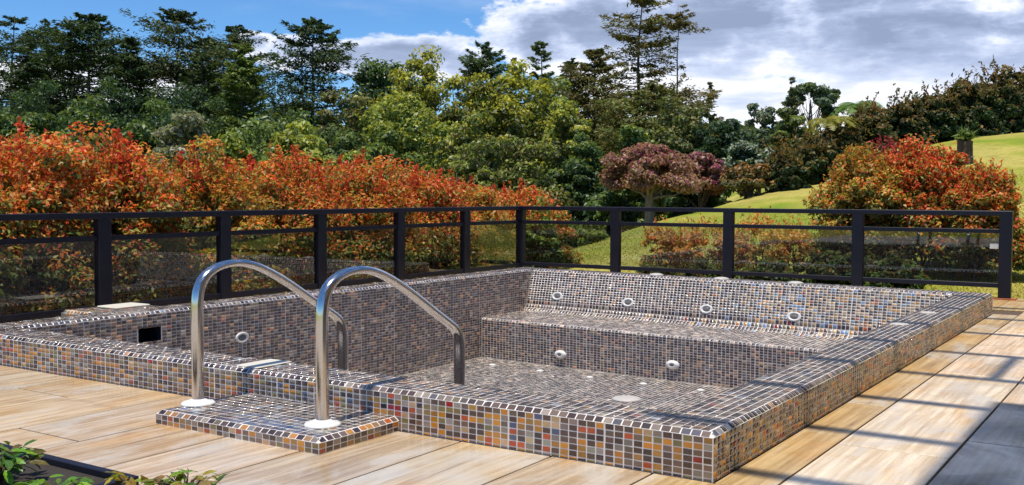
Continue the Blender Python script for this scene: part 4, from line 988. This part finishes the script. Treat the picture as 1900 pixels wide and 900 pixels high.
conifer('conical_tree', 'soft green conical tree in front of the dark cypresses', 455, 70, 84, 40, G_SOFT+G_SOFT+G_MID[:1], 'cone', 32, 9, 28, 0.30, up=0.3)
conifer('pine_tree', 'dark ragged pine standing alone against the white cloud', 580, 26, 92, 50, G_CYP+G_BLUE[:1], 'flat', 30, 8, 28, 0.38, gap=0.10, up=0.22)
broad_tree('far_tree', 'dark flat topped tree between the ragged pine and the yellow trees', 'tree', 708, 94, 58, 52, G_DARK, G_MID, nclump=45, per=120, leaf=0.26, share=0.4, low_frac=0.3, group='far trees on the skyline')
broad_tree('far_tree', 'small yellowish tree top above the left yellow tree', 'tree', 790, 98, 22, 50, G_MID, G_YEL[3:]+G_OLIVE, nclump=22, per=90, leaf=0.24, share=0.5, low_frac=0.4, group='far trees on the skyline')
conifer('far_conifer', 'blue green conifer on the skyline left of the cloud edge', 885, 76, 52, 62, G_BLUE+G_MID[:1], 'round', 24, 9, 26, 0.42, 'far trees on the skyline', up=0.35)
conifer('far_conifer', 'small dark conifer between the two taller skyline conifers', 945, 98, 58, 64, G_DARK+G_BLUE, 'cone', 18, 7, 22, 0.42, 'far trees on the skyline')
conifer('far_conifer', 'pale pointed conifer on the skyline right of centre', 1005, 68, 56, 62, G_BLUE+G_SOFT, 'cone', 26, 8, 24, 0.42, 'far trees on the skyline', gap=0.08, up=0.35)
conifer('far_conifer', 'dark conifer shoulder left of the brown pines', 1055, 98, 56, 56, G_DARK+G_MID, 'cone', 18, 7, 24, 0.38, 'far trees on the skyline')
conifer('brown_pine', 'olive brown pine left of the tall one', 1105, 80, 72, 44, G_BROWN+G_OLIVE+G_SOFT[:1], 'flat', 26, 8, 34, 0.30, 'brown pines')
conifer('brown_pine', 'tall brown pine reaching out of the top of the picture', 1190, -45, 74, 46, G_OLIVE+G_OLIVE+G_BROWN[:2]+G_SOFT[:1], 'flat', 30, 7, 26, 0.32, 'brown pines', gap=0.10, trunk_r=0.16)
conifer('brown_pine', 'thin leaning pine with a bare trunk beside the tall brown one', 1248, -5, 62, 45, G_BROWN+G_OLIVE, 'flat', 20, 5, 12, 0.30, 'brown pines', gap=0.2, lean=0.02, bare=0.3, trunk_r=0.10)
conifer('brown_pine', 'broad olive pine with level tiers in front of the tall one', 1205, 145, 112, 38, G_OLIVE+G_SOFT+G_BROWN[:1], 'flat', 22, 9, 40, 0.28, 'brown pines', bare=0.05, up=0.10)
conifer('far_conifer', 'small dark conifer right of the brown pines', 1318, 142, 36, 50, G_DARK+G_BROWN, 'cone', 18, 6, 20, 0.36, 'far trees on the skyline', gap=0.05)
conifer('far_conifer', 'slender grey green conifer, left of the pair on the right skyline', 1466, 136, 26, 52, G_BLUE+G_GREY, 'cone', 18, 5, 16, 0.34, 'far trees on the skyline', gap=0.12, up=0.4)
broad_tree('far_tree', 'round crowned tree on bare stems on the right skyline', 'tree', 1502, 150, 38, 52, G_BLUE, G_BLUE+G_SOFT[:1], nclump=26, per=110, leaf=0.26, share=0.5, low_frac=0.62, group='far trees on the skyline', bark='bark_pale', stems=2)
broad_tree('far_tree', 'small dark tree right of the round crowned one', 'tree', 1543, 164, 20, 52, G_BLUE+G_DARK, G_BLUE, nclump=18, per=90, leaf=0.24, share=0.5, low_frac=0.4, group='far trees on the skyline')

# --- tree ferns
def tree_fern(label, px, py, depth, rad, pal, n=16):
    g = place(px, depth); zc = height_at(py, depth); H = zc-g[2]; t = empty('tree_fern', tuple(g)); tag(t, label, 'tree fern', 'tree ferns above the dark hedge')
    V, F = tube_data([(0, 0, -0.1), (0.03, 0, H*0.5), (0, 0, H)], [0.11, 0.09, 0.10], 8); obj('trunk', mesh_py('trunk', V, F, M['bark'], True), t)
    for k in range(n):
        a = 6.283*k/n + rng.normal(0, 0.15); d = np.array([math.cos(a), math.sin(a), 0]); s = np.linspace(0, 1, 26); ln = rad*rng.uniform(0.8, 1.15); e = rng.uniform(0.35, 0.75)
        P = np.array([0, 0, H]) + d*(ln*s)[:, None] + np.array([0, 0, 1])*(ln*(e*s - 0.85*s*s))[:, None]
        side = np.array([-d[1], d[0], 0]); n_ = len(s); V = [P]; F = []
        L = 0.34*ln*np.sin(np.pi*np.clip(s*0.88+0.10, 0, 1))+0.02
        for q, sg in enumerate((-1, 1)):
            V.append(P + side*sg*L[:, None] + d*(0.30*L)[:, None] - np.array([0, 0, 1])*(L*rng.uniform(0.15, 0.45, n_))[:, None])
            F += [(i, i+1, n_*(q+1)+i) if sg < 0 else (i+1, i, n_*(q+1)+i) for i in range(n_-1)]
        me = fast_mesh('frond', np.concatenate(V), np.array(F), M['leaf'], pick(pal, len(F), 0.15)); obj('frond', me, t)
tree_fern('bright yellow tree fern at the top of the dark hedge', 1535, 224, 27.5, 0.75, [(0.15, 0.14, 0.012), (0.12, 0.13, 0.014), (0.17, 0.15, 0.015)])
tree_fern('green tree fern behind the yellow one against the cloud', 1590, 196, 31.0, 0.9, [(0.06, 0.12, 0.02), (0.085, 0.14, 0.02), (0.05, 0.10, 0.02)])

# --- stump planter on the hill
def stump():
    dep = 23.0; g = place(1786, dep); zt = height_at(264, dep); g0 = height_at(306, dep); h = max(zt-g[2], 0.5); w = 14/FPX*dep
    t = empty('tree_stump', tuple(g)); tag(t, 'weathered tree stump standing on the hill lawn with a small plant on top', 'stump')
    n = 14; V = []; F = []
    for i in range(8):
        for k in range(n):
            th = 6.283*k/n; r = w*(1.0 + 0.10*math.sin(3*th+1.0) + 0.06*rng.normal())*(1.12-0.22*i/7 if i < 6 else 0.98); V.append((r*math.cos(th), r*math.sin(th), -0.1 + (h+0.1)*i/7 + (0.03*rng.normal() if i == 7 else 0)))
    for i in range(7):
        for k in range(n): F.append((i*n+k, i*n+(k+1) % n, (i+1)*n+(k+1) % n, (i+1)*n+k))
    F.append(tuple(7*n+k for k in range(n))); obj('bark', mesh_py('bark', V, F, M['stump']), t)
    p = empty('stump_plant', (g[0], g[1], g[2]+h)); tag(p, 'small spiky green plant growing on top of the stump', 'plant')
    m = 110; d = sphere(m); d[:, 2] = np.abs(d[:, 2])+0.3; P = d*0.15*rng.uniform(0.5, 1.3, (m, 1)); q = leaves(P, sphere(m), 0.30, 0.07, 0.1, d)
    leaf_object('leaves', q, pick(G_MID+G_SOFT, m), M['leaf'], p)
    V, F = tube_data([(0, 0, -0.05), (0, 0, 0.06), (0, 0, 0.12)], [0.03, 0.025, 0.01], 6); obj('stem', mesh_py('stem', V, F, M['bark'], True), p)
stump()
def rock(px, dep, r, label):
    g = place(px, dep); n = 90; d = sphere(n)
    import bmesh
    bm = bmesh.new()
    for q in d: bm.verts.new(tuple(q*r*np.array([1.2, 1.0, 0.6])*rng.uniform(0.9, 1.08)))
    bmesh.ops.convex_hull(bm, input=list(bm.verts)); me = bpy.data.meshes.new('garden_rock'); bm.to_mesh(me); bm.free(); me.materials.append(M['rock'])
    o = obj('garden_rock', me); o.location = (g[0], g[1], g[2]+r*0.25); tag(o, label, 'rock', 'rocks at the foot of the hill hedge')
rock(1437, 25.4, 0.09, 'small pale rock at the low end of the dark hedge'); rock(1540, 26.0, 0.09, 'small pale rock left of the amber bush at the hedge foot')

# --- grass blades over the lawn
def grass():
    n = 40000; dep = 11.2 + 10*rng.random(n)**1.5; px = rng.uniform(960, 1990, n)
    lat = (px-950)/FPX*dep; x = CAM[0] - _sy*dep + _cy*lat; y = CAM[1] + _cy*dep + _sy*lat
    k = (y > DY1+0.02) | (x > DX1+0.02); x, y, dep = x[k], y[k], dep[k]; z = ground(x, y); n = len(x)
    P = np.stack([x, y, z], 1); a = rng.uniform(0, 6.283, n); w = 0.005 + 0.0005*dep; h = rng.uniform(0.010, 0.030, n)
    sd = np.stack([np.cos(a), np.sin(a), np.zeros(n)], 1)*w[:, None]; tip = P + np.stack([rng.normal(0, 0.02, n), rng.normal(0, 0.02, n), h], 1)
    V = np.stack([P-sd, P+sd, tip], 1); col = pick([(0.16, 0.20, 0.022), (0.20, 0.20, 0.03), (0.24, 0.20, 0.045), (0.27, 0.21, 0.05)], n)
    o = obj('grass', fast_mesh('grass', V.reshape(-1, 3), np.arange(n*3).reshape(-1, 3), M['leaf'], col), kind='stuff'); o['label'] = 'short mown grass blades on the sloping lawn'; 
grass()

# --- planter with leafy plants at the lower left
def planter():
    t = empty('metal_planter', (-62*U, -33*U, 0)); tag(t, 'dark navy metal planter edge crossing the bottom left corner', 'planter')
    def b(nm, x0, x1, y0, y1, z0, z1, mat):
        V, F = box_data((x0+62)*U, (x1+62)*U, (y0+33)*U, (y1+33)*U, z0*U, z1*U, 0.003); me = mesh_py(nm, V, F, mat); fix_normals(me); return obj(nm, me, t)
    b('wall', -84, -40, -31.4, -30.5, 0.02, 1.5, M['paint']); b('wall', -84, -40, -44, -43.1, 0.02, 1.5, M['paint']); b('wall', -40.9, -40, -43.08, -31.42, 0.02, 1.5, M['paint']); b('wall', -84, -83.1, -43.08, -31.42, 0.02, 1.5, M['paint'])
    b('soil', -83.08, -40.92, -43.06, -31.44, 0.02, 0.95, M['soil'])
planter()
def leaf_mesh():
    prof = [(0.0, 0.0), (0.12, 0.20), (0.30, 0.42), (0.42, 0.36), (0.50, 0.46), (0.66, 0.34), (0.74, 0.36), (0.88, 0.16), (1.0, 0.0)]
    V = []; F = []
    for s, w in prof: V += [(s, 0, -0.25*s*s), (s, w*0.5, 0.10*w-0.25*s*s+0.02*math.sin(20*s)), (s, -w*0.5, 0.10*w-0.25*s*s)]
    for i in range(len(prof)-1):
        a = 3*i; F += [(a, a+3, a+4, a+1), (a, a+2, a+5, a+3)]
    return mesh_py('leaf', V, F, M['big_leaf'], True)
LEAF = leaf_mesh()
def leafy(label, px, py, z, n, spread, size, pal, hgt):
    d = FWD + (px-950)/FPX*RGT - (py-450)/FPX*UPV; k = (z*U-CAM[2])/d[2]; p = CAM + d*k
    root = np.array([p[0], p[1], 0.95*U]); t = empty('planter_plant', tuple(root)); tag(t, label, 'plant', 'leafy plants in the metal planter')
    stems = []
    for i in range(n):
        a = rng.uniform(0, 6.283); r = spread*math.sqrt(rng.random()); h = hgt*rng.uniform(0.45, 1.0)*(1-0.3*r/spread); q = np.array([r*math.cos(a), r*math.sin(a), h])
        o = obj('leaf', LEAF, t); sz = size*rng.uniform(0.6, 1.25); o.scale = (sz, sz*rng.uniform(0.8, 1.1), sz); o.location = tuple(q)
        o.rotation_euler = (rng.normal(0, 0.35), rng.normal(0.1, 0.35), a + rng.normal(0, 0.6)); c = pal[rng.integers(0, len(pal))]; o.color = (*[x*rng.uniform(0.8, 1.2) for x in c], 1)
        if i % 3 == 0: stems.append(tube_data([(0, 0, -0.02), q*np.array([0.4, 0.4, 0.6]), q], [0.005, 0.004, 0.002], 5, False))
    V, F = merge(stems); obj('stems', mesh_py('stems', V, F, M['bark'], True), t)
LG = [(0.14, 0.30, 0.02), (0.20, 0.36, 0.02), (0.10, 0.22, 0.02), (0.24, 0.34, 0.03)]; LD = [(0.05, 0.12, 0.02), (0.08, 0.18, 0.025), (0.12, 0.20, 0.03), (0.16, 0.12, 0.03)]
leafy('dark green leafy plant at the left edge above the planter edge', -6, 884, 1.5, 90, 0.15, 0.065, LD+LG[:2], 0.17)
leafy('bright lime green leafy plant spilling over the planter edge', 92, 914, 1.5, 70, 0.12, 0.075, LG, 0.075)
leafy('yellow green leafy plant at the bottom, right of the planter edge', 345, 916, 1.2, 90, 0.12, 0.058, LG[:2]+[(0.26, 0.27, 0.03), (0.10, 0.16, 0.02), (0.30, 0.20, 0.06)], 0.095)
leafy('few thin yellow blades between the two bright plants', 238, 908, 1.2, 8, 0.05, 0.10, [(0.36, 0.33, 0.04), (0.28, 0.24, 0.03)], 0.09)
